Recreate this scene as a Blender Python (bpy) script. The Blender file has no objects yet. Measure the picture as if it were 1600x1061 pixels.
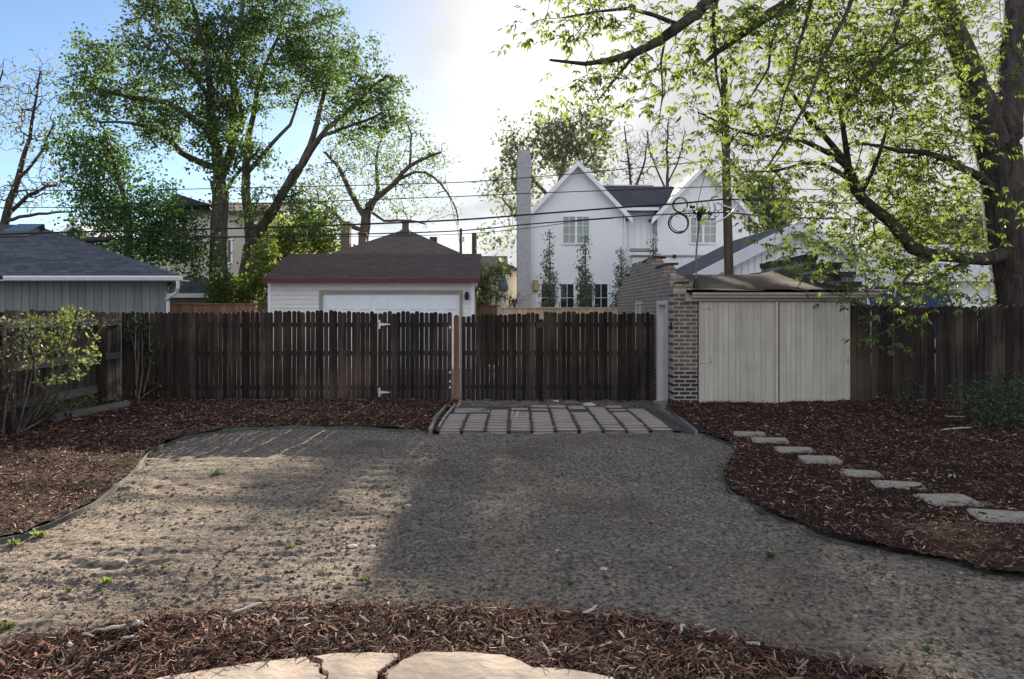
import bpy, math, random
import numpy as np
from mathutils import Vector, Matrix

SC = bpy.context.scene
COL = SC.collection
R = math.radians

# ------------------------------------------------------------------ camera, sky, sun, exposure
F, VX, VY, EYE = 1100.0, 775.0, 488.0, 1.8      # focal length and vanishing point in photo pixels, eye height
cam = bpy.data.cameras.new('camera')
cam.sensor_width = 36.0
cam.lens = 36.0 * F / 1600.0
cam.shift_x = (800 - VX) / 1600.0
cam.shift_y = (VY - 530.5) / 1600.0
cam.clip_start = 0.05
cam.clip_end = 3000
co = bpy.data.objects.new('camera', cam)
co.location = (0, 0, EYE)
co.rotation_euler = (R(90), 0, 0)
COL.objects.link(co)
SC.camera = co

SUN_AZ, SUN_EL = 4.0, 18.4
SC.view_settings.view_transform = 'Standard'
SC.view_settings.look = 'None'
SC.view_settings.gamma = 1
SC.view_settings.use_curve_mapping = False
SC.view_settings.exposure = 1.85
world = bpy.data.worlds.new('World')
SC.world = world
world.use_nodes = True
wn, wl = world.node_tree.nodes, world.node_tree.links
bg = wn['Background']
sky = wn.new('ShaderNodeTexSky')
sky.sky_type = 'NISHITA'
sky.sun_disc = False
sky.sun_elevation = R(SUN_EL)
sky.sun_rotation = R(SUN_AZ)
sky.altitude = 1600
sky.air_density = 1.0
sky.dust_density = 0.7
sky.ozone_density = 2.2
tc = wn.new('ShaderNodeTexCoord')
mp = wn.new('ShaderNodeMapping')
mp.inputs['Scale'].default_value = (1.0, 1.0, 2.6)
mp.inputs['Location'].default_value = (0.35, 0.1, 0.2)
nz = wn.new('ShaderNodeTexNoise')
nz.inputs['Scale'].default_value = 2.6
nz.inputs['Detail'].default_value = 9
nz.inputs['Roughness'].default_value = 0.58
sep = wn.new('ShaderNodeSeparateXYZ')
m1 = wn.new('ShaderNodeMath'); m1.operation = 'MULTIPLY_ADD'      # the cloud bank lies to the right of the blue part
m1.inputs[1].default_value = 0.85; m1.inputs[2].default_value = 0.13
m2 = wn.new('ShaderNodeMath'); m2.operation = 'ADD'
rp = wn.new('ShaderNodeValToRGB')
rp.color_ramp.elements[0].position = 0.42
rp.color_ramp.elements[1].position = 0.72
mx = wn.new('ShaderNodeMixRGB')
vd = wn.new('ShaderNodeVectorMath'); vd.operation = 'DOT_PRODUCT'      # thin cloud glows round the sun
vd.inputs[1].default_value = (math.sin(R(SUN_AZ)) * math.cos(R(SUN_EL)), math.cos(R(SUN_AZ)) * math.cos(R(SUN_EL)), math.sin(R(SUN_EL)))
vm = wn.new('ShaderNodeMath'); vm.operation = 'MAXIMUM'; vm.inputs[1].default_value = 0
pw = wn.new('ShaderNodeMath'); pw.operation = 'POWER'; pw.inputs[1].default_value = 160
gm = wn.new('ShaderNodeMath'); gm.operation = 'MULTIPLY_ADD'; gm.inputs[1].default_value = 1.3; gm.inputs[2].default_value = 1.0
cs = wn.new('ShaderNodeVectorMath'); cs.operation = 'SCALE'; cs.inputs[0].default_value = (4.15, 4.17, 4.2)
wl.new(tc.outputs['Generated'], vd.inputs[0]); wl.new(vd.outputs['Value'], vm.inputs[0]); wl.new(vm.outputs[0], pw.inputs[0])
nb = wn.new('ShaderNodeTexNoise'); nb.inputs['Scale'].default_value = 4.5; nb.inputs['Detail'].default_value = 7; wl.new(mp.outputs['Vector'], nb.inputs['Vector'])
nr = wn.new('ShaderNodeMapRange'); nr.inputs['From Min'].default_value = 0.3; nr.inputs['From Max'].default_value = 0.7; nr.inputs['To Min'].default_value = 0.9; nr.inputs['To Max'].default_value = 1.06
wl.new(nb.outputs['Fac'], nr.inputs['Value'])
gx = wn.new('ShaderNodeMath'); gx.operation = 'MULTIPLY'; wl.new(gm.outputs[0], gx.inputs[0]); wl.new(nr.outputs[0], gx.inputs[1])
wl.new(pw.outputs[0], gm.inputs[0]); wl.new(gx.outputs[0], cs.inputs['Scale']); wl.new(cs.outputs[0], mx.inputs[2])
wl.new(tc.outputs['Generated'], mp.inputs['Vector'])
wl.new(mp.outputs['Vector'], nz.inputs['Vector'])
wl.new(tc.outputs['Generated'], sep.inputs[0])
wl.new(sep.outputs['X'], m1.inputs[0])
m4 = wn.new('ShaderNodeMath'); m4.operation = 'MULTIPLY_ADD'; m4.inputs[1].default_value = 0.9; m4.inputs[2].default_value = -0.75   # and only ahead, round the sun
wl.new(sep.outputs['Y'], m4.inputs[0])
m5 = wn.new('ShaderNodeMath'); m5.operation = 'ADD'
wl.new(m1.outputs[0], m5.inputs[0]); wl.new(m4.outputs[0], m5.inputs[1]); wl.new(m5.outputs[0], m2.inputs[0])
wl.new(nz.outputs['Fac'], m2.inputs[1])
wl.new(m2.outputs[0], rp.inputs['Fac'])
mc = wn.new('ShaderNodeMath'); mc.operation = 'MULTIPLY'; mc.inputs[1].default_value = 1.0
wl.new(rp.outputs['Color'], mc.inputs[0])
wl.new(mc.outputs[0], mx.inputs['Fac'])
wl.new(sky.outputs['Color'], mx.inputs[1])
# unseen bright clouds added opposite the sun as fill light for shaded surfaces
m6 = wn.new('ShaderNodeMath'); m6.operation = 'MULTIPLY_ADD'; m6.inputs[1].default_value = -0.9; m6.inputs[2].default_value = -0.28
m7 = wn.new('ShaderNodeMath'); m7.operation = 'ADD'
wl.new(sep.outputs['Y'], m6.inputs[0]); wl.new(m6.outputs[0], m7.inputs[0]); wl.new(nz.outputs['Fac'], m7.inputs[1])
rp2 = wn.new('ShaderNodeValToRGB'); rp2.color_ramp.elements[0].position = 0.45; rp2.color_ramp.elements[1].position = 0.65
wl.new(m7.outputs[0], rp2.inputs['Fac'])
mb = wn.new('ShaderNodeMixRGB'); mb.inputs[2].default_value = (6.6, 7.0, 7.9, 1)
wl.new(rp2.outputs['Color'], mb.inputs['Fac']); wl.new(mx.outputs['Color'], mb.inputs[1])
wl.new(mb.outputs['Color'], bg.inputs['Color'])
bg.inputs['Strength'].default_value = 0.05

sd = Vector((math.sin(R(SUN_AZ)) * math.cos(R(SUN_EL)), math.cos(R(SUN_AZ)) * math.cos(R(SUN_EL)), math.sin(R(SUN_EL))))
sl = bpy.data.lights.new('sun', 'SUN')
sl.energy = 5.0
sl.angle = R(0.53)
sl.color = (1.0, 0.86, 0.68)
so = bpy.data.objects.new('sun', sl)
so.rotation_euler = (-sd).to_track_quat('-Z', 'Y').to_euler()
so.location = (0, 0, 30)
COL.objects.link(so)

# ------------------------------------------------------------------ helpers
rng = np.random.default_rng(7)
rnd = random.Random(7)

def W(px, py, d):
    return Vector(((px - VX) / F * d, d, EYE + (VY - py) / F * d))

def G(px, py, z=0.0):
    d = (EYE - z) * F / (py - VY)
    return ((px - VX) / F * d, d)

def XP(px, d):
    return (px - VX) / F * d

def ZP(py, d):
    return EYE + (VY - py) / F * d

def tag(o, label=None, cat=None, group=None, kind=None):
    if label: o['label'] = label
    if cat: o['category'] = cat
    if group: o['group'] = group
    if kind: o['kind'] = kind
    return o

OFF = {}

def thing(name, label, cat, loc, group=None):
    o = bpy.data.objects.new(name, None)
    o.empty_display_size = 0.2
    o.location = loc
    COL.objects.link(o)
    OFF[o.name] = Vector(loc)
    return tag(o, label, cat, group)

def link_mesh(name, me, mat, parent=None, origin=None, smooth=False):
    if mat: me.materials.append(mat)
    if smooth: me.polygons.foreach_set('use_smooth', [True] * len(me.polygons))
    o = bpy.data.objects.new(name, me)
    COL.objects.link(o)
    if parent is not None:
        off = OFF[parent.name]
        o.parent = parent
        OFF[o.name] = off
    else:
        off = Vector(origin) if origin is not None else Vector((0, 0, 0))
        o.location = off
        OFF[o.name] = off
    if off.length > 0: me.transform(Matrix.Translation(-off))
    return o

def np_mesh(name, V, Fq):
    V = np.asarray(V, np.float32); Fq = np.asarray(Fq, np.int32)
    me = bpy.data.meshes.new(name)
    k = Fq.shape[1]
    me.vertices.add(len(V)); me.vertices.foreach_set('co', V.ravel())
    me.loops.add(Fq.size); me.loops.foreach_set('vertex_index', Fq.ravel())
    me.polygons.add(len(Fq))
    me.polygons.foreach_set('loop_start', np.arange(0, Fq.size, k, dtype=np.int32))
    me.polygons.foreach_set('loop_total', np.full(len(Fq), k, np.int32))
    me.update(calc_edges=True)
    me.validate()
    return me

class MB:
    def __init__(self): self.v = []; self.f = []
    def add(self, vs, fs):
        n = len(self.v)
        self.v += [tuple(v) for v in vs]
        self.f += [tuple(i + n for i in f) for f in fs]
        return self
    def box(self, x0, x1, y0, y1, z0, z1):
        return self.add([(x0, y0, z0), (x1, y0, z0), (x1, y1, z0), (x0, y1, z0), (x0, y0, z1), (x1, y0, z1), (x1, y1, z1), (x0, y1, z1)],
                        [(0, 3, 2, 1), (4, 5, 6, 7), (0, 1, 5, 4), (1, 2, 6, 5), (2, 3, 7, 6), (3, 0, 4, 7)])
    def rbox(self, c, s, yaw=0, tilt=0, roll=0):
        m = Matrix.Rotation(yaw, 3, 'Z') @ Matrix.Rotation(tilt, 3, 'X') @ Matrix.Rotation(roll, 3, 'Y')
        vs = []
        for z in (-1, 1):
            for x, y in ((-1, -1), (1, -1), (1, 1), (-1, 1)):
                vs.append(Vector(c) + m @ Vector((x * s[0] / 2, y * s[1] / 2, z * s[2] / 2)))
        return self.add(vs, [(0, 3, 2, 1), (4, 5, 6, 7), (0, 1, 5, 4), (1, 2, 6, 5), (2, 3, 7, 6), (3, 0, 4, 7)])
    def prism(self, pts, d):                      # closed outline pushed along vector d
        n = len(pts); d = Vector(d)
        vs = [Vector(p) for p in pts] + [Vector(p) + d for p in pts]
        fs = [tuple(range(n - 1, -1, -1)), tuple(range(n, 2 * n))]
        for i in range(n): fs.append((i, (i + 1) % n, n + (i + 1) % n, n + i))
        return self.add(vs, fs)
    def tube(self, pts, rs, n=8, cap=True):
        pts = [Vector(p) for p in pts]
        if not hasattr(rs, '__len__'): rs = [rs] * len(pts)
        base = len(self.v); up = Vector((0.31, 0.17, 0.93))
        for i, p in enumerate(pts):
            t = (pts[min(i + 1, len(pts) - 1)] - pts[max(i - 1, 0)])
            if t.length < 1e-9: t = Vector((0, 0, 1))
            t.normalize()
            a = t.cross(up)
            if a.length < 1e-3: a = t.cross(Vector((1, 0, 0)))
            a.normalize(); b = t.cross(a)
            for k in range(n):
                an = 2 * math.pi * k / n
                self.v.append(tuple(p + (a * math.cos(an) + b * math.sin(an)) * rs[i]))
        for i in range(len(pts) - 1):
            for k in range(n):
                self.f.append((base + i * n + k, base + i * n + (k + 1) % n, base + (i + 1) * n + (k + 1) % n, base + (i + 1) * n + k))
        if cap:
            self.f.append(tuple(base + k for k in range(n)))
            self.f.append(tuple(base + (len(pts) - 1) * n + k for k in range(n - 1, -1, -1)))
        return self
    def ring(self, c, r, tr, axis='Y', n=28, m=6):
        c = Vector(c); base = len(self.v)
        for i in range(n):
            a = 2 * math.pi * i / n
            u = Vector((math.cos(a), 0, math.sin(a))) if axis == 'Y' else Vector((math.cos(a), math.sin(a), 0))
            w = Vector((0, 1, 0)) if axis == 'Y' else Vector((0, 0, 1))
            for k in range(m):
                b = 2 * math.pi * k / m
                self.v.append(tuple(c + u * (r + tr * math.cos(b)) + w * tr * math.sin(b)))
        for i in range(n):
            for k in range(m):
                self.f.append((base + i * m + k, base + i * m + (k + 1) % m, base + ((i + 1) % n) * m + (k + 1) % m, base + ((i + 1) % n) * m + k))
        return self
    def build(self, name, mat, parent=None, origin=None, smooth=False):
        me = bpy.data.meshes.new(name)
        me.from_pydata(self.v, [], self.f)
        me.update()
        return link_mesh(name, me, mat, parent, origin, smooth)

# ------------------------------------------------------------------ materials
def _nt(name):
    m = bpy.data.materials.new(name); m.use_nodes = True
    return m, m.node_tree.nodes, m.node_tree.links, m.node_tree.nodes['Principled BSDF']

def pm(name, c1, c2, scale=4.0, stretch=(1, 1, 1), rough=0.85, bump=0.3, dist=0.01, island=0.0, c3=None, s3=0.6, k3=1.0, detail=6, spec=0.3, metal=0.0):
    """mottled material: noise between two colours, bump from finer noise, optional per-island value change and large stains"""
    m, N, L, P = _nt(name)
    tc = N.new('ShaderNodeTexCoord'); mp = N.new('ShaderNodeMapping')
    mp.inputs['Scale'].default_value = stretch
    L.new(tc.outputs['Object'], mp.inputs['Vector'])
    vec = mp.outputs['Vector']
    if island:
        ge = N.new('ShaderNodeNewGeometry')
        ad = N.new('ShaderNodeVectorMath'); ad.operation = 'MULTIPLY_ADD'
        cb = N.new('ShaderNodeCombineXYZ')
        for k in range(3): L.new(ge.outputs['Random Per Island'], cb.inputs[k])
        L.new(cb.outputs[0], ad.inputs[0]); ad.inputs[1].default_value = (37, 23, 51)
        L.new(vec, ad.inputs[2]); vec = ad.outputs[0]
    n1 = N.new('ShaderNodeTexNoise'); n1.inputs['Scale'].default_value = scale; n1.inputs['Detail'].default_value = detail
    n1.inputs['Roughness'].default_value = 0.62
    L.new(vec, n1.inputs['Vector'])
    r1 = N.new('ShaderNodeValToRGB'); e = r1.color_ramp.elements
    e[0].position = 0.32; e[1].position = 0.68; e[0].color = (*c1, 1); e[1].color = (*c2, 1)
    L.new(n1.outputs['Fac'], r1.inputs['Fac'])
    colr = r1.outputs['Color']
    if c3 is not None:
        n3 = N.new('ShaderNodeTexNoise'); n3.inputs['Scale'].default_value = s3; n3.inputs['Detail'].default_value = 4
        L.new(tc.outputs['Object'], n3.inputs['Vector'])
        r3 = N.new('ShaderNodeValToRGB'); r3.color_ramp.elements[0].position = 0.48; r3.color_ramp.elements[1].position = 0.68
        L.new(n3.outputs['Fac'], r3.inputs['Fac'])
        mx = N.new('ShaderNodeMixRGB'); mx.inputs[2].default_value = (*c3, 1)
        mk = N.new('ShaderNodeMath'); mk.operation = 'MULTIPLY'; mk.inputs[1].default_value = k3
        L.new(r3.outputs['Color'], mk.inputs[0]); L.new(mk.outputs[0], mx.inputs['Fac']); L.new(colr, mx.inputs[1]); colr = mx.outputs['Color']
    if island:
        mr = N.new('ShaderNodeMapRange'); mr.inputs['To Min'].default_value = 1 - island; mr.inputs['To Max'].default_value = 1 + island
        L.new(ge.outputs['Random Per Island'], mr.inputs['Value'])
        hs = N.new('ShaderNodeHueSaturation'); L.new(mr.outputs[0], hs.inputs['Value']); L.new(colr, hs.inputs['Color']); colr = hs.outputs['Color']
    L.new(colr, P.inputs['Base Color'])
    P.inputs['Roughness'].default_value = rough; P.inputs['Metallic'].default_value = metal
    P.inputs['Specular IOR Level'].default_value = spec
    if bump:
        n2 = N.new('ShaderNodeTexNoise'); n2.inputs['Scale'].default_value = scale * 3.1; n2.inputs['Detail'].default_value = 5
        L.new(vec, n2.inputs['Vector'])
        b = N.new('ShaderNodeBump'); b.inputs['Strength'].default_value = bump; b.inputs['Distance'].default_value = dist
        L.new(n2.outputs['Fac'], b.inputs['Height']); L.new(b.outputs[0], P.inputs['Normal'])
    return m

def brick(name, cols, mortar, bw=0.21, rh=0.074, ms=0.011, axes='XZ', low=None, lowz=0.6, bump=0.6, rough=0.9, mott=(0.62, 1.1)):
    m, N, L, P = _nt(name)
    tc = N.new('ShaderNodeTexCoord'); sp = N.new('ShaderNodeSeparateXYZ'); cb = N.new('ShaderNodeCombineXYZ')
    L.new(tc.outputs['Object'], sp.inputs[0])
    L.new(sp.outputs[axes[0]], cb.inputs[0]); L.new(sp.outputs[axes[1]], cb.inputs[1])
    def bt(c1, c2):
        b = N.new('ShaderNodeTexBrick'); b.offset = 0.5
        b.inputs['Color1'].default_value = (*c1, 1); b.inputs['Color2'].default_value = (*c2, 1); b.inputs['Mortar'].default_value = (*mortar, 1)
        b.inputs['Scale'].default_value = 1.0; b.inputs['Mortar Size'].default_value = ms; b.inputs['Mortar Smooth'].default_value = 0.15
        b.inputs['Brick Width'].default_value = bw; b.inputs['Row Height'].default_value = rh
        L.new(cb.outputs[0], b.inputs['Vector'])
        return b
    b1 = bt(*cols); colr = b1.outputs['Color']
    if low:
        b2 = bt(*low)
        cp = N.new('ShaderNodeMath'); cp.operation = 'LESS_THAN'; cp.inputs[1].default_value = lowz
        L.new(sp.outputs['Z'], cp.inputs[0])
        mx = N.new('ShaderNodeMixRGB'); L.new(cp.outputs[0], mx.inputs['Fac']); L.new(colr, mx.inputs[1]); L.new(b2.outputs['Color'], mx.inputs[2]); colr = mx.outputs['Color']
    n = N.new('ShaderNodeTexNoise'); n.inputs['Scale'].default_value = 9; n.inputs['Detail'].default_value = 6
    L.new(tc.outputs['Object'], n.inputs['Vector'])
    r = N.new('ShaderNodeValToRGB'); r.color_ramp.elements[0].color = (mott[0], mott[0], mott[0] * 0.98, 1); r.color_ramp.elements[1].color = (mott[1], mott[1], mott[1], 1)
    r.color_ramp.elements[0].position = 0.3; r.color_ramp.elements[1].position = 0.7
    L.new(n.outputs['Fac'], r.inputs['Fac'])
    mu = N.new('ShaderNodeMixRGB'); mu.blend_type = 'MULTIPLY'; mu.inputs['Fac'].default_value = 1
    L.new(colr, mu.inputs[1]); L.new(r.outputs['Color'], mu.inputs[2])
    L.new(mu.outputs['Color'], P.inputs['Base Color'])
    P.inputs['Roughness'].default_value = rough
    ma = N.new('ShaderNodeMath'); ma.operation = 'MULTIPLY_ADD'; ma.inputs[1].default_value = -1.0
    L.new(b1.outputs['Fac'], ma.inputs[0]); 
    m3 = N.new('ShaderNodeMath'); m3.operation = 'MULTIPLY'; m3.inputs[1].default_value = 0.5
    L.new(n.outputs['Fac'], m3.inputs[0]); L.new(m3.outputs[0], ma.inputs[2])
    bp = N.new('ShaderNodeBump'); bp.inputs['Strength'].default_value = bump; bp.inputs['Distance'].default_value = 0.012
    L.new(ma.outputs[0], bp.inputs['Height']); L.new(bp.outputs[0], P.inputs['Normal'])
    return m

def leafmat(name, c1, c2, tr, t=0.5, rough=0.5):
    m = bpy.data.materials.new(name); m.use_nodes = True
    N, L = m.node_tree.nodes, m.node_tree.links
    for n in list(N): N.remove(n)
    out = N.new('ShaderNodeOutputMaterial'); ge = N.new('ShaderNodeNewGeometry')
    def ramp(a, b):
        r = N.new('ShaderNodeValToRGB'); r.color_ramp.elements[0].color = (*a, 1); r.color_ramp.elements[1].color = (*b, 1)
        L.new(ge.outputs['Random Per Island'], r.inputs['Fac']); return r
    r1 = ramp(c1, c2); r2 = ramp(tuple(x * 0.7 for x in tr), tuple(x * 1.25 for x in tr))
    d = N.new('ShaderNodeBsdfDiffuse'); g = N.new('ShaderNodeBsdfGlossy'); g.inputs['Roughness'].default_value = rough
    g.inputs['Color'].default_value = (0.6, 0.6, 0.6, 1)
    tl = N.new('ShaderNodeBsdfTranslucent'); a = N.new('ShaderNodeMixShader'); b = N.new('ShaderNodeMixShader')
    L.new(r1.outputs[0], d.inputs['Color']); L.new(r2.outputs[0], tl.inputs['Color'])
    a.inputs[0].default_value = t; L.new(d.outputs[0], a.inputs[1]); L.new(tl.outputs[0], a.inputs[2])
    b.inputs[0].default_value = 0.06; L.new(a.outputs[0], b.inputs[1]); L.new(g.outputs[0], b.inputs[2])
    L.new(b.outputs[0], out.inputs['Surface'])
    return m

def glassmat(name, c=(0.02, 0.025, 0.03), rough=0.04):
    m, N, L, P = _nt(name)
    P.inputs['Base Color'].default_value = (*c, 1); P.inputs['Roughness'].default_value = rough
    P.inputs['Specular IOR Level'].default_value = 0.6
    return m

def chipmat(name, cols):
    m, N, L, P = _nt(name)
    ge = N.new('ShaderNodeNewGeometry'); r = N.new('ShaderNodeValToRGB')
    e = r.color_ramp.elements
    e[0].position = 0; e[0].color = (*cols[0][1], 1); e[1].position = cols[-1][0]; e[1].color = (*cols[-1][1], 1)
    for p, c in cols[1:-1]:
        k = e.new(p); k.color = (*c, 1)
    L.new(ge.outputs['Random Per Island'], r.inputs['Fac']); L.new(r.outputs[0], P.inputs['Base Color'])
    P.inputs['Roughness'].default_value = 0.85; P.inputs['Specular IOR Level'].default_value = 0.25
    return m

M = {}
M['dirt'] = pm('dry_dirt', (0.025, 0.021, 0.018), (0.375, 0.315, 0.255), 30.0, rough=0.95, bump=1.0, dist=0.02, c3=(0.10, 0.076, 0.058), s3=0.85, k3=0.55, detail=10, spec=0.15)
M['shadedjointsoil'] = pm('joint_soil_with_shade', (0.045, 0.039, 0.033), (0.14, 0.12, 0.1), 18.0, rough=0.95, bump=0.6, dist=0.01, spec=0.1)  # joint soil, darkened to stand in for shade between the paver rows
M['ground'] = pm('ground_soil', (0.12, 0.1, 0.08), (0.22, 0.19, 0.15), 2.0, rough=0.95, bump=0.5, dist=0.02, spec=0.1)
M['alley'] = pm('alley_gravel', (0.16, 0.15, 0.14), (0.3, 0.28, 0.26), 14.0, rough=0.95, bump=0.6, dist=0.02, spec=0.1)
M['mulchbase'] = pm('mulch_base', (0.010, 0.007, 0.006), (0.06, 0.032, 0.024), 26.0, rough=0.95, bump=1.0, dist=0.03, detail=8, spec=0.1)
M['chips'] = chipmat('mulch_chips', [(0, (0.018, 0.011, 0.009)), (0.35, (0.065, 0.032, 0.023)), (0.65, (0.185, 0.08, 0.052)), (0.88, (0.29, 0.145, 0.097)), (0.965, (0.42, 0.31, 0.24)), (1.0, (0.58, 0.49, 0.39))])
M['clod'] = chipmat('dirt_clods', [(0, (0.06, 0.048, 0.04)), (0.3, (0.13, 0.105, 0.083)), (0.7, (0.24, 0.195, 0.155)), (0.93, (0.28, 0.23, 0.18)), (1.0, (0.38, 0.34, 0.29))])
M['fence'] = pm('stained_fence_wood', (0.006, 0.005, 0.005), (0.05, 0.035, 0.028), 17.0, (1, 1, 0.06), 0.85, 0.6, 0.006, island=0.55, c3=(0.07, 0.048, 0.034), s3=0.9, spec=0.2)
M['fencegrey'] = pm('weathered_fence_wood', (0.03, 0.025, 0.022), (0.11, 0.088, 0.072), 9.0, (1, 1, 0.09), 0.9, 0.5, 0.006, island=0.4, spec=0.2)
M['railwood'] = pm('fence_rail_wood', (0.022, 0.017, 0.015), (0.07, 0.055, 0.045), 8.0, (0.12, 0.12, 1), 0.9, 0.4, 0.005, island=0.2, spec=0.2)
M['railgrey'] = pm('weathered_rail_wood', (0.09, 0.08, 0.075), (0.2, 0.18, 0.165), 8.0, (0.6, 0.12, 1), 0.9, 0.4, 0.005, island=0.2, spec=0.2)
M['cedar'] = pm('new_cedar_post', (0.10, 0.048, 0.022), (0.25, 0.12, 0.055), 9.0, (1, 1, 0.08), 0.75, 0.4, 0.004, spec=0.3)
M['palecedar'] = pm('pale_cedar_boards', (0.36, 0.26, 0.17), (0.5, 0.39, 0.27), 8.0, (1, 1, 0.1), 0.8, 0.3, 0.004, island=0.22)
M['redcedar'] = pm('brown_fence_boards', (0.17, 0.085, 0.05), (0.3, 0.17, 0.1), 8.0, (1, 1, 0.1), 0.8, 0.3, 0.004, island=0.25)
M['darkred'] = pm('red_brown_fence', (0.085, 0.04, 0.028), (0.14, 0.075, 0.05), 8.0, (1, 1, 0.1), 0.8, 0.3, 0.004, island=0.2)
M['galv'] = pm('galvanised_steel', (0.45, 0.45, 0.46), (0.65, 0.65, 0.66), 30, rough=0.45, bump=0.1, metal=0.6)
M['darkpipe'] = pm('weathered_pipe', (0.12, 0.12, 0.125), (0.2, 0.2, 0.2), 20, rough=0.5, bump=0.1, metal=0.3)
M['black'] = pm('black_metal', (0.012, 0.012, 0.013), (0.03, 0.03, 0.032), 20, rough=0.45, bump=0.1)
M['cable'] = pm('black_cable', (0.012, 0.012, 0.014), (0.025, 0.025, 0.028), 20, rough=0.6, bump=0)
M['whitecable'] = pm('white_cable', (0.7, 0.7, 0.68), (0.85, 0.85, 0.83), 20, rough=0.5, bump=0)
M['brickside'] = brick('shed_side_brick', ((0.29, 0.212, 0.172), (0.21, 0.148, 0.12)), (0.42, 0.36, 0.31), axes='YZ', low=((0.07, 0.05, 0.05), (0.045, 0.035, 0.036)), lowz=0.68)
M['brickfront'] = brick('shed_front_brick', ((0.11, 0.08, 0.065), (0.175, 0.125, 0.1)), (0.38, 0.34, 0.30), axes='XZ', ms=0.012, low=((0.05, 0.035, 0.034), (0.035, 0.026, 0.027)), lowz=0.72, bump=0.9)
M['tar'] = pm('tarred_cap', (0.012, 0.012, 0.014), (0.05, 0.048, 0.05), 14, rough=0.6, bump=0.8, dist=0.03)
M['tarroof'] = pm('weathered_roll_roofing', (0.05, 0.042, 0.037), (0.135, 0.11, 0.092), 5.0, (0.3, 3.2, 1), 0.95, 0.6, 0.015, c3=(0.075, 0.062, 0.053), s3=1.3, spec=0.1)
M['beige'] = pm('beige_door_paint', (0.385, 0.35, 0.295), (0.49, 0.45, 0.385), 8.0, (1, 1, 0.12), 0.75, 0.5, 0.005, island=0.08, c3=(0.345, 0.312, 0.262), s3=2.2, k3=0.45)
M['beigetrim'] = pm('beige_gutter_paint', (0.26, 0.23, 0.19), (0.36, 0.32, 0.265), 6.0, (0.2, 1, 1), 0.6, 0.2, 0.003)
M['doorpaint'] = pm('pale_side_door_paint', (0.52, 0.47, 0.43), (0.62, 0.57, 0.53), 5.0, rough=0.6, bump=0.15, dist=0.003)
M['white'] = pm('white_paint', (0.74, 0.75, 0.76), (0.82, 0.83, 0.84), 3.0, rough=0.55, bump=0.08, dist=0.003)
M['siding'] = pm('cream_lap_siding', (0.66, 0.645, 0.6), (0.74, 0.725, 0.68), 3.0, rough=0.6, bump=0.08, dist=0.003)
M['garagedoor'] = pm('white_garage_door', (0.74, 0.76, 0.79), (0.8, 0.82, 0.85), 2.5, rough=0.5, bump=0.06, dist=0.003)
M['redtrim'] = pm('dark_red_trim', (0.085, 0.018, 0.021), (0.13, 0.028, 0.03), 5.0, rough=0.5, bump=0.1)
M['whitebrick'] = brick('white_painted_brick', ((0.78, 0.785, 0.8), (0.77, 0.775, 0.79)), (0.75, 0.755, 0.77), bw=0.22, rh=0.075, ms=0.006, bump=0.12, rough=0.7, mott=(0.92, 1.02))
M['greychimney'] = brick('grey_painted_chimney', ((0.42, 0.42, 0.43), (0.38, 0.38, 0.39)), (0.36, 0.36, 0.37), bw=0.22, rh=0.075, ms=0.008, bump=0.2, mott=(0.85, 1.05))
M['greyroof'] = brick('charcoal_shingles', ((0.052, 0.055, 0.066), (0.095, 0.095, 0.108)), (0.035, 0.036, 0.042), bw=0.33, rh=0.15, ms=0.008, axes='XY', bump=0.6)
M['greyroofside'] = brick('charcoal_side_shingles', ((0.07, 0.073, 0.085), (0.12, 0.12, 0.13)), (0.045, 0.046, 0.052), bw=0.33, rh=0.15, ms=0.008, axes='YX', bump=0.6)
M['bluegreyroof'] = brick('blue_grey_shingles', ((0.06, 0.067, 0.085), (0.12, 0.128, 0.15)), (0.035, 0.038, 0.048), bw=0.32, rh=0.16, ms=0.01, axes='XY', bump=0.8)
M['brownroof'] = brick('brown_shingles', ((0.075, 0.046, 0.043), (0.115, 0.073, 0.068)), (0.036, 0.024, 0.024), bw=0.32, rh=0.16, ms=0.01, axes='XY', bump=0.6)
M['brownroofside'] = brick('brown_side_shingles', ((0.075, 0.046, 0.043), (0.115, 0.073, 0.068)), (0.036, 0.024, 0.024), bw=0.32, rh=0.16, ms=0.01, axes='YX', bump=0.6)
M['pyramidroof'] = brick('faded_brown_shingles', ((0.135, 0.1, 0.088), (0.18, 0.137, 0.12)), (0.09, 0.068, 0.06), bw=0.32, rh=0.16, ms=0.01, axes='XY', bump=0.3)
M['greysiding'] = pm('grey_green_siding', (0.135, 0.155, 0.155), (0.2, 0.215, 0.21), 5.0, (1, 1, 0.12), 0.8, 0.3, 0.004, island=0.08)
M['gutter'] = pm('white_gutter', (0.6, 0.6, 0.62), (0.7, 0.7, 0.72), 4.0, rough=0.45, bump=0.06)
M['stucco'] = pm('beige_stucco', (0.42, 0.385, 0.32), (0.5, 0.46, 0.39), 3.0, rough=0.9, bump=0.3, dist=0.01)
M['redbrick'] = brick('brick_chimney', ((0.2, 0.12, 0.095), (0.145, 0.09, 0.075)), (0.25, 0.21, 0.19), bump=0.5)
M['glass'] = glassmat('window_glass')
M['paleglass'] = glassmat('curtained_window', (0.27, 0.3, 0.27), 0.08)
M['polewood'] = pm('utility_pole_wood', (0.05, 0.036, 0.027), (0.12, 0.085, 0.062), 9.0, (1, 1, 0.06), 0.9, 0.6, 0.01)
M['bark'] = pm('grey_brown_bark', (0.05, 0.042, 0.036), (0.15, 0.128, 0.108), 5.0, (1.2, 1.2, 0.22), 0.95, 1.0, 0.04, detail=8, spec=0.1)
M['darkbark'] = pm('dark_bark', (0.03, 0.026, 0.023), (0.105, 0.09, 0.078), 7.0, (1.5, 1.5, 0.3), 0.95, 1.0, 0.05, detail=8, spec=0.1)
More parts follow.
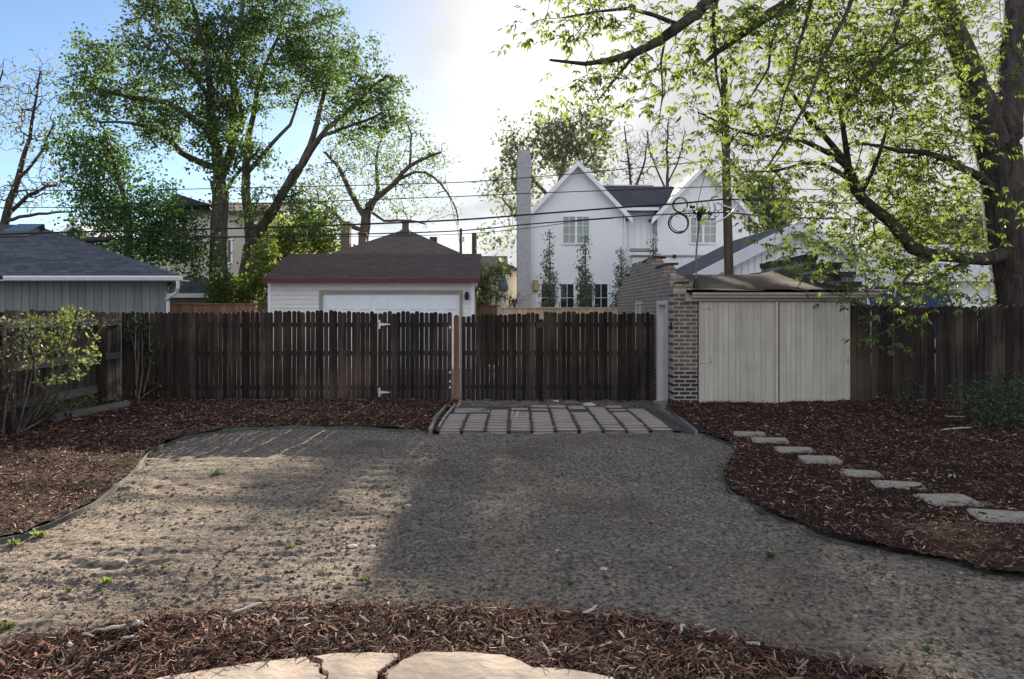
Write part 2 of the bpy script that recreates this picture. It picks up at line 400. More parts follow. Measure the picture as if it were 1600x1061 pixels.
M['twig'] = pm('bare_twigs', (0.10, 0.082, 0.066), (0.2, 0.165, 0.135), 5.0, rough=0.9, bump=0.2, spec=0.1)
M['leaf'] = leafmat('maple_leaves', (0.022, 0.045, 0.014), (0.06, 0.1, 0.027), (0.14, 0.23, 0.04), 0.42)
M['leafdark'] = leafmat('dark_green_leaves', (0.02, 0.05, 0.014), (0.05, 0.1, 0.025), (0.08, 0.18, 0.035), 0.38)
M['leafbright'] = leafmat('bright_spring_leaves', (0.05, 0.085, 0.02), (0.11, 0.155, 0.04), (0.27, 0.36, 0.06), 0.5)
M['leafelder'] = leafmat('box_elder_leaves', (0.035, 0.062, 0.016), (0.095, 0.135, 0.035), (0.2, 0.275, 0.05), 0.48)
M['leafyellow'] = leafmat('yellow_green_leaves', (0.07, 0.105, 0.033), (0.15, 0.185, 0.055), (0.2, 0.26, 0.065), 0.44)
M['leafgrey'] = leafmat('grey_green_leaves', (0.07, 0.095, 0.06), (0.13, 0.16, 0.1), (0.25, 0.3, 0.16), 0.4)
M['leafshrub'] = leafmat('deep_green_shrub_leaves', (0.018, 0.05, 0.028), (0.045, 0.1, 0.05), (0.07, 0.16, 0.06), 0.35)
M['paver'] = pm('pinkish_pavers', (0.27, 0.218, 0.186), (0.41, 0.338, 0.292), 14.0, rough=0.9, bump=0.5, dist=0.008, island=0.3)
M['step'] = pm('concrete_stepping_stone', (0.28, 0.235, 0.19), (0.43, 0.37, 0.305), 16.0, rough=0.9, bump=0.6, dist=0.008, c3=(0.25, 0.2, 0.16), s3=3.0)
M['flag'] = pm('buff_flagstone', (0.40, 0.32, 0.245), (0.54, 0.445, 0.355), 3.2, rough=0.85, bump=0.9, dist=0.02, c3=(0.44, 0.33, 0.245), s3=2.3, detail=12)
M['edging'] = pm('green_steel_edging', (0.05, 0.06, 0.055), (0.11, 0.12, 0.105), 6.0, rough=0.6, bump=0.2)
M['timber'] = pm('weathered_timber', (0.1, 0.09, 0.085), (0.24, 0.22, 0.2), 8.0, (0.3, 0.1, 1), 0.9, 0.5, 0.006)
M['paletimber'] = pm('pale_timber', (0.4, 0.38, 0.35), (0.55, 0.52, 0.48), 8.0, (0.3, 0.1, 1), 0.9, 0.4, 0.005)
M['rock'] = pm('pale_rock', (0.36, 0.34, 0.31), (0.55, 0.52, 0.48), 9.0, rough=0.9, bump=0.6, dist=0.01)
M['tarp'] = pm('blue_tarp', (0.02, 0.055, 0.14), (0.04, 0.10, 0.22), 1.6, rough=0.5, bump=0.5, dist=0.05)
M['panel'] = pm('translucent_roof_panel', (0.5, 0.52, 0.54), (0.62, 0.64, 0.66), 3.0, rough=0.4, bump=0.1)
M['brass'] = pm('brass_lantern', (0.35, 0.26, 0.12), (0.5, 0.38, 0.18), 10.0, rough=0.4, bump=0.1)
M['flashing'] = pm('pale_flashing', (0.55, 0.54, 0.52), (0.7, 0.69, 0.66), 8.0, rough=0.6, bump=0.2)

# ------------------------------------------------------------------ noise for terrain
def _hash(ix, iy, seed):
    n = (ix * 374761393 + iy * 668265263 + seed * 1274126177) & 0xffffffff
    n = ((n ^ (n >> 13)) * 1274126177) & 0xffffffff
    return ((n ^ (n >> 16)) & 0xffff) / 65535.0

def vn(x, y, seed=0):
    x = np.asarray(x, float); y = np.asarray(y, float)
    ix = np.floor(x).astype(np.int64); iy = np.floor(y).astype(np.int64)
    fx = x - ix; fy = y - iy
    fx = fx * fx * (3 - 2 * fx); fy = fy * fy * (3 - 2 * fy)
    a = _hash(ix, iy, seed); b = _hash(ix + 1, iy, seed); c = _hash(ix, iy + 1, seed); d = _hash(ix + 1, iy + 1, seed)
    return (a + (b - a) * fx) * (1 - fy) + (c + (d - c) * fx) * fy - 0.5

def fbm(x, y, o=4, seed=0):
    s = 0; a = 1.0
    for i in range(o):
        s = s + a * vn(x * 2 ** i + 17 * i, y * 2 ** i - 9 * i, seed + i); a *= 0.5
    return s

def zmac(x, y):
    return 0.05 * fbm(np.asarray(x) * 0.35, np.asarray(y) * 0.35, 2, 3)

def inside(px, py, poly):
    x = np.asarray(px); y = np.asarray(py); r = np.zeros(x.shape, bool); n = len(poly)
    for i in range(n):
        x0, y0 = poly[i]; x1, y1 = poly[(i + 1) % n]
        if y0 == y1: continue
        c = (y0 > y) != (y1 > y)
        r ^= c & (x < (x1 - x0) * (y - y0) / (y1 - y0) + x0)
    return r

def curve(pts, n=6):                              # Catmull-Rom through 2-D or 3-D points
    P = [np.array(p, float) for p in pts]; P = [2 * P[0] - P[1]] + P + [2 * P[-1] - P[-2]]; out = []
    for i in range(1, len(P) - 2):
        for k in range(n):
            t = k / n
            out.append(0.5 * (2 * P[i] + (P[i + 1] - P[i - 1]) * t + (2 * P[i - 1] - 5 * P[i] + 4 * P[i + 1] - P[i + 2]) * t * t + (3 * P[i] - P[i - 1] - 3 * P[i + 1] + P[i + 2]) * t ** 3))
    out.append(P[-2])
    return out

# ------------------------------------------------------------------ the ground
FY, FX = 14.1, -7.5                # back fence line, left fence line
SX0, SX1, SY0, SY1, SYM = 3.21, 6.6, 12.75, 18.6, 15.7    # shed
tag(MB().add([(-400, -60, -0.12), (400, -60, -0.12), (400, 900, -0.12), (-400, 900, -0.12)], [(0, 1, 2, 3)]).build('ground', M['ground']), kind='structure')
tag(MB().add([(-40, FY + 0.2, -0.05), (40, FY + 0.2, -0.05), (40, 24, -0.05), (-40, 24, -0.05)], [(0, 1, 2, 3)]).build('alley', M['alley']), kind='structure')

left_edge = [G(*p) for p in [(0, 846), (60, 829), (130, 800), (180, 766), (212, 737), (232, 713), (270, 693), (330, 679), (400, 671.5), (480, 669.5), (560, 671.5), (640, 676), (676, 679)]]
left_edge = [(-7.45, 3.9), (-5.4, 4.6)] + left_edge
right_edge = [G(*p) for p in [(1062, 668), (1095, 680), (1130, 690), (1148, 704), (1136, 722), (1128, 742), (1145, 770), (1200, 801), (1290, 838), (1400, 866), (1500, 884), (1600, 904)]]
right_edge += [(5.6, 3.75), (9, 2.4)]
front_edge = [G(*p, 0.035) for p in [(0, 1008), (60, 1000), (130, 988), (230, 970), (330, 958), (440, 950), (560, 947), (680, 946), (800, 948), (900, 955), (1000, 968), (1100, 985), (1200, 1006), (1300, 1027), (1420, 1055)]]
front_edge = [(-5, 2.8), (-3.6, 3.3)] + front_edge + [(2.6, 3.0), (3.4, 2.2)]
LE = [tuple(p) for p in curve(left_edge)]; RE = [tuple(p) for p in curve(right_edge)]; FE = [tuple(p) for p in curve(front_edge)]
left_bed = LE + [(-0.86, 10.45), (-0.74, 13.6), (-0.74, FY + 0.1), (FX - 0.1, FY + 0.1), (FX - 0.1, 3.9)]
right_bed = [(3.16, 13.1), (2.92, 12.2)] + RE + [(13, 2.4), (13, 12.85), (SX0, 12.85)]
front_bed = FE + [(3.4, 1.2), (-5, 1.2)]

def zbed(x, y, which):
    z = zmac(x, y) + 0.035 + 0.035 * fbm(x * 2.2, y * 2.2, 3, 11) + 0.02 * fbm(x * 9, y * 9, 2, 12)
    if which == 'right': z = z + 0.12 * np.clip((y - 10.6) / 2.0, 0, 1) + 0.05 * np.clip((x - 5.2) / 1.2, 0, 1) * np.clip((y - 11.5), 0, 1)
    if which == 'left': z = z + 0.03 * np.clip((-5 - x) / 2, 0, 1)
    return z

def zdirt(x, y):
    z = zmac(x, y) + 0.02 * fbm(x * 1.1 + 0.6 * y, y * 2.6, 3, 21)
    w = fbm(x * 0.7, y * 0.7, 2, 33)
    z = z + 0.011 * np.sin((y * 1.0 + 0.25 * x + 0.9 * w) * 17) * np.clip(0.55 + 1.6 * fbm(x * 0.8, y * 0.8, 2, 35), 0, 1)
    rr = np.sqrt((x - 4.6) ** 2 + (y - 10.5) ** 2)         # rake and tyre arcs round the right-hand bed
    z = z + 0.02 * np.sin((rr + 0.35 * w) * 12) * np.exp(-((rr - 4.2) / 1.7) ** 2)
    u = x * 0.96 + y * 0.28; v = y * 0.96 - x * 0.28
    s1 = fbm(u * 1.3, v * 12, 4, 41); s2 = fbm(x * 2.2 - 0.5 * y, y * 15, 3, 44)      # raked streaks, crossing a little
    z = z + 0.014 * s1 + 0.010 * s2 - 0.06 * np.clip(s1 - 0.34, 0, 1)
    z = z + 0.013 * fbm(x * 21, y * 30, 3, 42)
    cl = fbm(x * 9, y * 12, 2, 51) + 0.3 * fbm(x * 0.9, y * 0.9, 2, 52)
    z = z + 0.05 * np.clip(cl - 0.42, 0, 1)
    pit = fbm(x * 1.9, y * 2.6, 2, 61)
    z = z - 0.09 * np.clip(pit - 0.42, 0, 1)
    return z - 0.012

def grid_sheet(name, xs, ys, fz, mat, poly=None, keep=None):
    X, Y = np.meshgrid(xs, ys); Z = fz(X, Y)
    nx, ny = len(xs), len(ys)
    V = np.stack([X, Y, Z], -1).reshape(-1, 3)
    i = np.arange(nx - 1)[None, :] + nx * np.arange(ny - 1)[:, None]
    Fq = np.stack([i, i + 1, i + nx + 1, i + nx], -1).reshape(-1, 4)
    if poly is not None:
        ok = inside(V[:, 0], V[:, 1], poly)
        Fq = Fq[ok[Fq].all(1)]
        used = np.unique(Fq); mpn = -np.ones(len(V), int); mpn[used] = np.arange(len(used)); V = V[used]; Fq = mpn[Fq]
    me = np_mesh(name, V, Fq)
    return link_mesh(name, me, mat, smooth=True)

ys = [1.6]
while ys[-1] < FY + 0.15: ys.append(ys[-1] + 0.008 + 0.0022 * ys[-1])
tag(grid_sheet('dirt_yard', np.arange(-7.6, 9.5, 0.022), np.array(ys), zdirt, M['dirt']), kind='structure')
beds = (('left', left_bed, (-7.6, -0.6, 3.8, 14.25)), ('right', right_bed, (1.4, 13, 2.2, 13)), ('front', front_bed, (-5, 3.5, 1.2, 4.6)))
for w, poly, (x0, x1, y0, y1) in beds:
    st = 0.05 if w != 'front' else 0.03
    tag(grid_sheet('mulch_bed', np.arange(x0, x1, st), np.arange(y0, y1, st), lambda x, y: zbed(x, y, w), M['mulchbase'], poly), kind='structure')

def chips(name, poly, box, n, which, lmin, lmax, wfac, seed, ymin=None, holes=()):
    r = np.random.default_rng(seed)
    pts = []
    while sum(len(p) for p in pts) < n:
        x = r.uniform(box[0], box[1], n); y = r.uniform(box[2], box[3], n)
        k = inside(x, y, poly) & (x < 0.77 * y + 2.6) & (x > -0.73 * y - 2.0)
        for h in holes: k &= ~inside(x, y, h)
        pts.append(np.stack([x[k], y[k]], 1))
    p = np.concatenate(pts)[:n]
    ln = lmin + (lmax - lmin) * r.random(n) ** 2.2
    wd = ln * wfac * r.uniform(0.5, 1.6, n); wd = np.clip(wd, 0.0035, 0.017)
    a = r.uniform(0, math.pi * 2, n); ti = r.normal(0, 0.3, n); ro = r.normal(0, 0.55, n); be = r.normal(0, 0.12, n) * ln
    z = zdirt(p[:, 0], p[:, 1]) + 0.006 if which == 'dirt' else zbed(p[:, 0], p[:, 1], which) + r.random(n) ** 2 * 0.035 + 0.006
    c = np.stack([p[:, 0], p[:, 1], z], 1)
    u = np.stack([np.cos(a) * np.cos(ti), np.sin(a) * np.cos(ti), np.sin(ti)], 1)
    s = np.stack([-np.sin(a) * np.cos(ro), np.cos(a) * np.cos(ro), np.sin(ro)], 1)
    up = np.cross(u, s)
    hl = (ln / 2)[:, None]; hw = (wd / 2)[:, None]; b = be[:, None]
    V = np.stack([c - u * hl - s * hw * 0.6, c - u * hl * 0.9 + s * hw * 0.7, c - s * hw + up * b, c + s * hw + up * b, c + u * hl * 0.95 - s * hw * 0.5, c + u * hl + s * hw * 0.5], 1).reshape(-1, 3)
    i = np.arange(n)[:, None] * 6
    Fq = np.concatenate([i + np.array([[0, 2, 3, 1]]), i + np.array([[2, 4, 5, 3]])], 1).reshape(-1, 4)
    return tag(link_mesh(name, np_mesh(name, V, Fq), M['chips']), kind='stuff')

# stepping stones and flagstones first (chips leave them clear)
step_px = [(1171, 685.5), (1203, 695.5), (1241, 708.5), (1281, 724), (1343, 745), (1404, 763), (1480, 787.5), (1568, 812)]
step_polys = []; steps = []
for i, (px, py) in enumerate(step_px):
    x, y = G(px, py - 2); a = rnd.uniform(-0.16, 0.10) - 0.1; s = (0.235 + rnd.uniform(-.02, .02), 0.185 + rnd.uniform(-.015, .02))
    pl = []
    for k in range(28):
        t = 2 * math.pi * k / 28
        q = 0.5; cx = math.copysign(abs(math.cos(t)) ** 0.28, math.cos(t)); sy = math.copysign(abs(math.sin(t)) ** 0.28, math.sin(t))
        j = 1 + rnd.uniform(-0.035, 0.03)
        lx, ly = cx * s[0] * j + 0.1 * sy * s[1], sy * s[1] * j
        pl.append((x + lx * math.cos(a) - ly * math.sin(a), y + lx * math.sin(a) + ly * math.cos(a)))
    step_polys.append(pl); steps.append((x, y))
flag_px = [[(150, 1075), (225, 1061), (330, 1043), (420, 1030), (478, 1023.5), (486, 1032), (500, 1036), (497, 1047), (512, 1054), (508, 1061), (490, 1075)],
           [(528, 1019.5), (580, 1018.5), (624, 1021), (612, 1036), (590, 1049), (575, 1075), (515, 1075), (514, 1050), (504, 1044), (505, 1030), (490, 1024)],
           [(590, 1075), (603, 1049), (628, 1033), (657, 1020), (720, 1020), (788, 1024.5), (812, 1034), (834, 1044), (880, 1046), (905, 1049), (960, 1061), (1010, 1075)]]
flag_polys = []
for pl in flag_px:
    g = [G(*p, 0.08) for p in pl]
    g = [(x, y) if p[1] < 1074 else (x * 0.8, 2.1) for (x, y), p in zip(g, pl)]
    flag_polys.append(g)
def shrink(pl, k):
    cx = sum(p[0] for p in pl) / len(pl); cy = sum(p[1] for p in pl) / len(pl)
    return [(cx + (p[0] - cx) * k, cy + (p[1] - cy) * k) for p in pl]
chips('mulch_chips', left_bed, (-7.6, -0.6, 3.8, 14.2), 60000, 'left', 0.014, 0.075, 0.16, 1)
chips('mulch_chips', right_bed, (1.4, 13, 2.2, 12.9), 76000, 'right', 0.014, 0.07, 0.16, 2, holes=[shrink(p, 0.86) for p in step_polys])
chips('mulch_chips', front_bed, (-4.2, 3.0, 2.2, 4.6), 34000, 'front', 0.015, 0.10, 0.11, 3, holes=[shrink(p, 0.985) for p in flag_polys])

def band(pts, a, b):
    P = [np.array(p) for p in pts]; L1, L2 = [], []
    for i, p in enumerate(P):
        tg = P[min(i + 1, len(P) - 1)] - P[max(i - 1, 0)]; tg = tg / (np.linalg.norm(tg) + 1e-9); nn = np.array([-tg[1], tg[0]])
        L1.append(tuple(p + nn * a)); L2.append(tuple(p + nn * b))
    return L1 + L2[::-1]
chips('spilled_chips', band(LE, -0.22, 0.02), (-7.6, -0.6, 3.8, 12), 420, 'dirt', 0.015, 0.07, 0.16, 4)
chips('spilled_chips', band(RE[:62], -0.22, 0.02), (1.4, 9, 3, 13), 500, 'dirt', 0.015, 0.07, 0.16, 5)
chips('spilled_chips', band(FE[6:], -0.02, 0.2), (-5, 3.5, 2.5, 5), 420, 'dirt', 0.012, 0.06, 0.13, 6)
chips('fence_litter', [(-0.7, 13.0), (3.1, 13.0), (3.1, 14.08), (-0.7, 14.08)], (-0.7, 3.1, 13.0, 14.1), 900, 'dirt', 0.015, 0.06, 0.3, 7)

def clods(name, n, seed):
    r = np.random.default_rng(seed)
    y = 2.6 + 10 * r.random(n * 2) ** 1.7; x = r.uniform(-1, 1, n * 2) * (1 + 0.75 * y)
    k = (x > -7.3) & (x < 9) & ~inside(x, y, left_bed) & ~inside(x, y, right_bed) & ~inside(x, y, front_bed)
    k &= r.random(n * 2) < np.clip(0.45 + 1.5 * fbm(x * 0.8, y * 1.3, 3, 88), 0.05, 1)
    x, y = x[k][:n], y[k][:n]; n = len(x)
    s = 0.003 + 0.014 * r.random(n) ** 5
    c = np.stack([x, y, zdirt(x, y) + s * 0.25], 1)
    base = np.array([(1, 0, 0), (0, 1, 0), (-1, 0, 0), (0, -1, 0), (0, 0, 1), (0, 0, -1)], float)
    sc = r.uniform(0.6, 1.4, (n, 6, 1)) * s[:, None, None]
    a = r.uniform(0, 6.3, n); ca, sa = np.cos(a)[:, None], np.sin(a)[:, None]
    bx = base[None, :, 0] * ca - base[None, :, 1] * sa; by = base[None, :, 0] * sa + base[None, :, 1] * ca
    b = np.stack([bx * 1.3, by, np.broadcast_to(base[None, :, 2] * 0.75, bx.shape)], -1)
    V = (c[:, None, :] + b * sc).reshape(-1, 3)
    f = np.array([(0, 1, 4), (1, 2, 4), (2, 3, 4), (3, 0, 4), (1, 0, 5), (2, 1, 5), (3, 2, 5), (0, 3, 5)])
    Fq = (np.arange(n)[:, None, None] * 6 + f[None]).reshape(-1, 3)
    return tag(link_mesh(name, np_mesh(name, V, Fq), M['clod']), kind='stuff')
clods('dirt_clods', 52000, 9)

def edging(name, pts, h, t, mat, label, zf, up=0.035):
    P = [np.array(p[:2]) for p in pts]; m = MB(); vs = []
    for i, p in enumerate(P):
        tg = P[min(i + 1, len(P) - 1)] - P[max(i - 1, 0)]; tg = tg / (np.linalg.norm(tg) + 1e-9); nn = np.array([-tg[1], tg[0]]) * t / 2
        z = float(zf(p[0], p[1])) + up + 0.008 * math.sin(i * 0.9)
        vs += [(p[0] - nn[0], p[1] - nn[1], z - h), (p[0] + nn[0], p[1] + nn[1], z - h), (p[0] + nn[0], p[1] + nn[1], z), (p[0] - nn[0], p[1] - nn[1], z)]
    fs = []
    for i in range(len(P) - 1):
        for k in range(4): fs.append((4 * i + k, 4 * i + (k + 1) % 4, 4 * i + 4 + (k + 1) % 4, 4 * i + 4 + k))
    fs += [(0, 1, 2, 3), (4 * len(P) - 1, 4 * len(P) - 2, 4 * len(P) - 3, 4 * len(P) - 4)]
    m.add(vs, fs)
    o = m.build(name, M[mat], origin=(P[0][0], P[0][1], float(zf(*P[0]))))
    return tag(o, label, 'garden edging')
edging('garden_edging', LE, 0.12, 0.014, 'edging', 'long curved metal edging between the left mulch bed and the dirt', zmac, 0.03)
edging('garden_edging', RE[:62], 0.12, 0.014, 'edging', 'curved metal edging between the right mulch bed and the dirt', zmac, 0.006)
edging('garden_edging', FE[8:], 0.12, 0.014, 'edging', 'metal edging between the front mulch bed with flagstones and the dirt', zmac, 0.016)
edging('edging_board', [G(672, 679), G(680, 662), G(697, 641)], 0.12, 0.05, 'timber', 'weathered board edging left of the paved pad, against the mulch', zmac, 0.075)
edging('edging_board', [G(1088, 683), G(1062, 664), G(1027, 645)], 0.12, 0.05, 'timber', 'grey board edging right of the paved pad below the brick corner', zmac, 0.085)
edging('metal_edging', [G(686, 672), G(697, 656), G(711, 637)], 0.10, 0.02, 'paletimber', 'pale thin strip along the left side of the paved pad', zmac, 0.06)

for i, pl in enumerate(step_polys):
    x, y = steps[i]; z = float(zbed(x, y, 'right'))
    o = MB().prism([(a, b, z - 0.04) for a, b in pl], (0, 0, 0.052)).build('stepping_stone', M['step'], origin=(x, y, z - 0.04))
    names = ['farthest and smallest looking square stepping stone nearest the shed', 'second square stepping stone counted from the shed', 'third square stepping stone counted from the shed', 'fourth square stepping stone counted from the shed',
             'fifth square stepping stone counted from the shed', 'third square stepping stone counted from the right edge of the photo', 'large square stepping stone next to the nearest one', 'nearest square stepping stone, cut by the right edge of the photo']
    tag(o, names[i], 'stepping stone', 'stepping stones across the right mulch bed')
fl = ['left buff flagstone with a long curved outer edge', 'small middle buff flagstone between two wider ones', 'right buff flagstone, the broadest of the three']
for i, pl in enumerate(flag_polys):
    m = MB(); n = len(pl); z0, z1 = -0.02, 0.075 + 0.006 * i
    cx = sum(p[0] for p in pl) / n; cy = sum(p[1] for p in pl) / n
    dense = []
    for k in range(n):
        a, b = pl[k], pl[(k + 1) % n]
        for t in (0, 0.33, 0.66):
            dense.append((a[0] + (b[0] - a[0]) * t + rnd.uniform(-.006, .006), a[1] + (b[1] - a[1]) * t + rnd.uniform(-.006, .006)))
    n = len(dense)
    ins = [(cx + (p[0] - cx) * 0.985, cy + (p[1] - cy) * 0.985) for p in dense]
    vs = [(p[0], p[1], z0) for p in dense] + [(p[0], p[1], z1 - 0.012) for p in dense] + [(p[0], p[1], z1) for p in ins]
    fs = [tuple(range(n - 1, -1, -1)), tuple(range(2 * n, 3 * n))]
    for k in range(n):
        q = (k + 1) % n
        fs += [(k, q, n + q, n + k), (n + k, n + q, 2 * n + q, 2 * n + k)]
    o = m.add(vs, fs).build('flagstone', M['flag'], origin=(cx, cy, 0))
    tag(o, fl[i] + ' at the bottom of the photo', 'flagstone', 'flagstones of the patio edge')

# the paved pad
tag(grid_sheet('paver_bed', np.arange(-0.9, 2.85, 0.05), np.arange(10.44, 13.0, 0.05), lambda x, y: zmac(x, y) + 0.026 + 0.006 * fbm(x * 9, y * 9, 2, 8), M['shadedjointsoil']), kind='structure')  # soil sheet whose dark colour also paints the shade in the gaps
px0, pitch = -0.84, 0.352
for c in range(10):
    y = 10.46 + (0.03 if c % 2 else 0); r_ = 0
    while y < 13.1:
        dep = rnd.uniform(0.165, 0.182)
        skip = (y > 12.2 and rnd.random() < 0.35) or (c < 2 and y > 12.0) or (y > 12.75 and rnd.random() < 0.5)
        if not skip:
            x = px0 + pitch * c + 0.145 + rnd.uniform(-.008, .008) + 0.03 * (y - 10.4)
            z = float(zmac(x, y)) + rnd.uniform(0.010, 0.016)
            m = MB(); b = 0.014; w, d = 0.302, dep; a = rnd.uniform(-.02, .02)
            vs = []
            for (e, zz) in ((0, -0.05), (0, 0.012), (b, 0.022)):
                for sx, sy in ((-1, -1), (1, -1), (1, 1), (-1, 1)):
                    lx, ly = sx * (w / 2 - e), sy * (d / 2 - e)
                    vs.append((x + lx * math.cos(a) - ly * math.sin(a), y + dep / 2 + lx * math.sin(a) + ly * math.cos(a), z + zz))
            fs = [(3, 2, 1, 0), (8, 9, 10, 11)]
            for L0 in (0, 4):
                for k in range(4): fs.append((L0 + k, L0 + (k + 1) % 4, L0 + 4 + (k + 1) % 4, L0 + 4 + k))
            o = m.add(vs, fs).build('paver', M['paver'], origin=(x, y + dep / 2, z))
            ordn = ['first', 'second', 'third', 'fourth', 'fifth', 'sixth', 'seventh', 'eighth', 'ninth', 'tenth', 'eleventh', 'twelfth']
            tag(o, f'pinkish grey paver, {ordn[r_]} in its column from the dirt, {ordn[c]} column from the left', 'paver', 'pavers in front of the double gate')
            r_ += 1
        y += dep + 0.062
o = MB().rbox((-0.42, 12.55, 0.02), (0.62, 0.55, 0.08), 0.03).build('concrete_slab', M['step'], origin=(-0.42, 12.55, 0))
tag(o, 'grey concrete slab in front of the orange gate post', 'concrete slab')

# ------------------------------------------------------------------ fences and gates
def picket(m, x, y, w, t, z0, z1, lean=0.0, along='X', roundtop=True):
    pts = []
    hw = w / 2
    prof = [(-hw, z0), (hw, z0), (hw, z1 - hw * 0.75)]
    if roundtop:
        for k in range(1, 6):
            a = math.pi * k / 6
            prof.append((hw * math.cos(a), z1 - hw * 0.75 + hw * 0.75 * math.sin(a)))
    else:
        prof += [(hw, z1), (-hw, z1)]
    prof.append((-hw, z1 - hw * 0.75))
    for a, z in prof:
        s = a + lean * (z - z0)
        pts.append((x + s, y, z) if along == 'X' else (y, x + s, z))
    m.prism(pts, (0, t, 0) if along == 'X' else (t, 0, 0))

def picket_row(parent, x0, x1, y, ztop, mat, pitch=0.0925, w=0.0865, seed=0, z0=0.04, part='picket_panel', along='X', gapvar=0.006, topvar=0.024, roundtop=True, skip=()):
    r = random.Random(seed); m = MB(); x = x0 + w / 2; i = 0
    while x + w / 2 <= x1 + 0.02:
        if i not in skip:
            zt = ztop(x) if callable(ztop) else ztop
            picket(m, x, y + r.uniform(-.003, .003), w + r.uniform(-.006, .004), 0.018, z0 + r.uniform(-.02, .03), zt + r.uniform(-topvar, topvar), r.uniform(-.005, .005), along, roundtop)
        x += pitch + r.uniform(-gapvar, gapvar) * 0.5; i += 1
    return m.build(part, mat, parent)

YB = FY                              # boards on the yard side, rails behind
def back_fence(x0, x1, label, name, cat, ztop, seed, rails=(0.30, 0.98, 1.55), posts=()):
    t = thing(name, label, cat, ((x0 + x1) / 2, YB, 0))
    picket_row(t, x0, x1, YB, ztop, M['fence'], seed=seed)
    for z in rails:
        MB().box(x0, x1, YB + 0.022, YB + 0.060, z - 0.045, z + 0.045).build('rail', M['railwood'], t)
    for x in posts:
        MB().box(x - 0.045, x + 0.045, YB + 0.062, YB + 0.15, -0.1, 1.78).build('post', M['railwood'], t)
    return t
xa, xb, xc, xd, xe, xf, xg = XP(190, FY), XP(590, FY), XP(706, FY), XP(720, FY), XP(842, FY), XP(848, FY), XP(1021, FY)
bf = back_fence(xa, xb, 'long dark stained picket fence at the back, left of the hinged gate', 'picket_fence', 'fence', lambda x: 1.815 + 0.012 * math.sin(x * 1.3), 1, posts=(xa + 0.1, xa + 2.5, xb - 0.06))
gt = back_fence(xb + 0.008, xc, 'narrow dark picket gate on white hinges left of the orange post', 'picket_gate', 'gate', lambda x: 1.805, 2)
for z in (1.56, 0.20):               # pale strap hinges on the yard side
    m = MB().box(xb + 0.02, xb + 0.055, YB - 0.012, YB - 0.003, z - 0.09, z + 0.09)
    m.prism([(xb + 0.056, YB - 0.012, z - 0.03), (xb + 0.25, YB - 0.012, z - 0.008), (xb + 0.25, YB - 0.012, z + 0.008), (xb + 0.056, YB - 0.012, z + 0.03)], (0, 0.008, 0))
    m.build('hinge', M['galv'], gt)
m = MB().box(xc - 0.12, xc + 0.0, YB - 0.02, YB - 0.005, 0.93, 0.965)
m.tube([(xc - 0.06, YB - 0.02, 0.95), (xc - 0.05, YB - 0.05, 0.93), (xc - 0.0, YB - 0.05, 0.92)], 0.009, 6)
m.build('latch', M['black'], gt)
for z in (1.5, 0.6, 0.42, 0.3):
    MB().rbox((xc - 0.035, YB - 0.008, z), (0.035, 0.01, 0.045), 0, 0, 0.4).build('bracket', M['galv'], gt)
gp = MB()
gp.prism([((xc + xd) / 2 + a, YB - 0.02, z) for a, z in ((-0.052, -0.2), (0.052, -0.2), (0.052, 1.70), (0.04, 1.735), (0.015, 1.75), (-0.015, 1.75), (-0.04, 1.735), (-0.052, 1.70))], (0, 0.1, 0))
gpo = gp.build('gate_post', M['cedar'], origin=((xc + xd) / 2, YB + 0.03, 0))
tag(gpo, 'new orange cedar gate post between the two dark picket gates', 'gate post')
gl = back_fence(xd + 0.02, xe, 'dark picket double gate leaf hung beside the orange post, lower top', 'picket_gate', 'gate', lambda x: 1.735 + 0.05 * (x - xd) / (xe - xd), 4)
m = MB().box(xe - 0.05, xe + 0.09, YB - 0.03, YB - 0.006, 1.47, 1.60)
m.ring((xe + 0.02, YB - 0.035, 1.46), 0.035, 0.008, 'Y', 16, 5)
m.build('latch', M['black'], gl)
MB().tube([(xd + 0.15, YB - 0.006, 1.42), (xd + 0.15, YB - 0.03, 1.42)], 0.02, 10).build('bolt_head', M['black'], gl)
MB().box(xe - 0.0, xf + 0.02, YB + 0.062, YB + 0.14, -0.1, 1.66).build('post', M['fence'], gl)
g2 = back_fence(xf + 0.02, xg, 'wide dark picket gate leaf between the black latch and the brick shed', 'picket_gate', 'gate', lambda x: 1.80 - 0.03 * max(0, x - 2.2), 5)
MB().rbox((1.85, YB - 0.03, 0.03), (0.2, 0.05, 0.05), 0.2).build('foot_block', M['railwood'], g2)
# left fence: boards on the neighbour's side, rails and posts towards the yard
lf = thing('picket_fence', 'weathered side fence at the left with rails showing, behind the shrub', 'fence', (FX, 9.5, 0))
picket_row(lf, 3.0, FY - 0.75, FX - 0.06, 1.83, M['fencegrey'], seed=8, along='Y', pitch=0.098, w=0.09, part='picket_panel')
for z in (0.35, 0.95, 1.62):
    MB().box(FX - 0.04, FX, 3.0, FY - 0.75, z - 0.07, z + 0.07).build('rail', M['railgrey'], lf)
for y in (5.6, 8.0, 10.6, FY - 0.8):
    MB().box(FX + 0.003, FX + 0.10, y - 0.05, y + 0.05, -0.1, 1.8).build('post', M['fence'], lf)
sg = thing('picket_fence', 'short grey fence panel in the left back corner with a pale tag', 'fence', (FX, FY - 0.35, 0))
picket_row(sg, FY - 0.72, FY + 0.05, FX - 0.06, 1.80, M['fencegrey'], seed=11, along='Y', pitch=0.098, w=0.09)
for z in (0.95, 1.60):
    MB().box(FX - 0.04, FX, FY - 0.74, FY - 0.02, z - 0.06, z + 0.06).build('rail', M['railgrey'], sg)
MB().box(FX + 0.002, FX + 0.012, FY - 0.72, FY - 0.60, 0.80, 0.95).build('tag_plate', M['white'], sg)
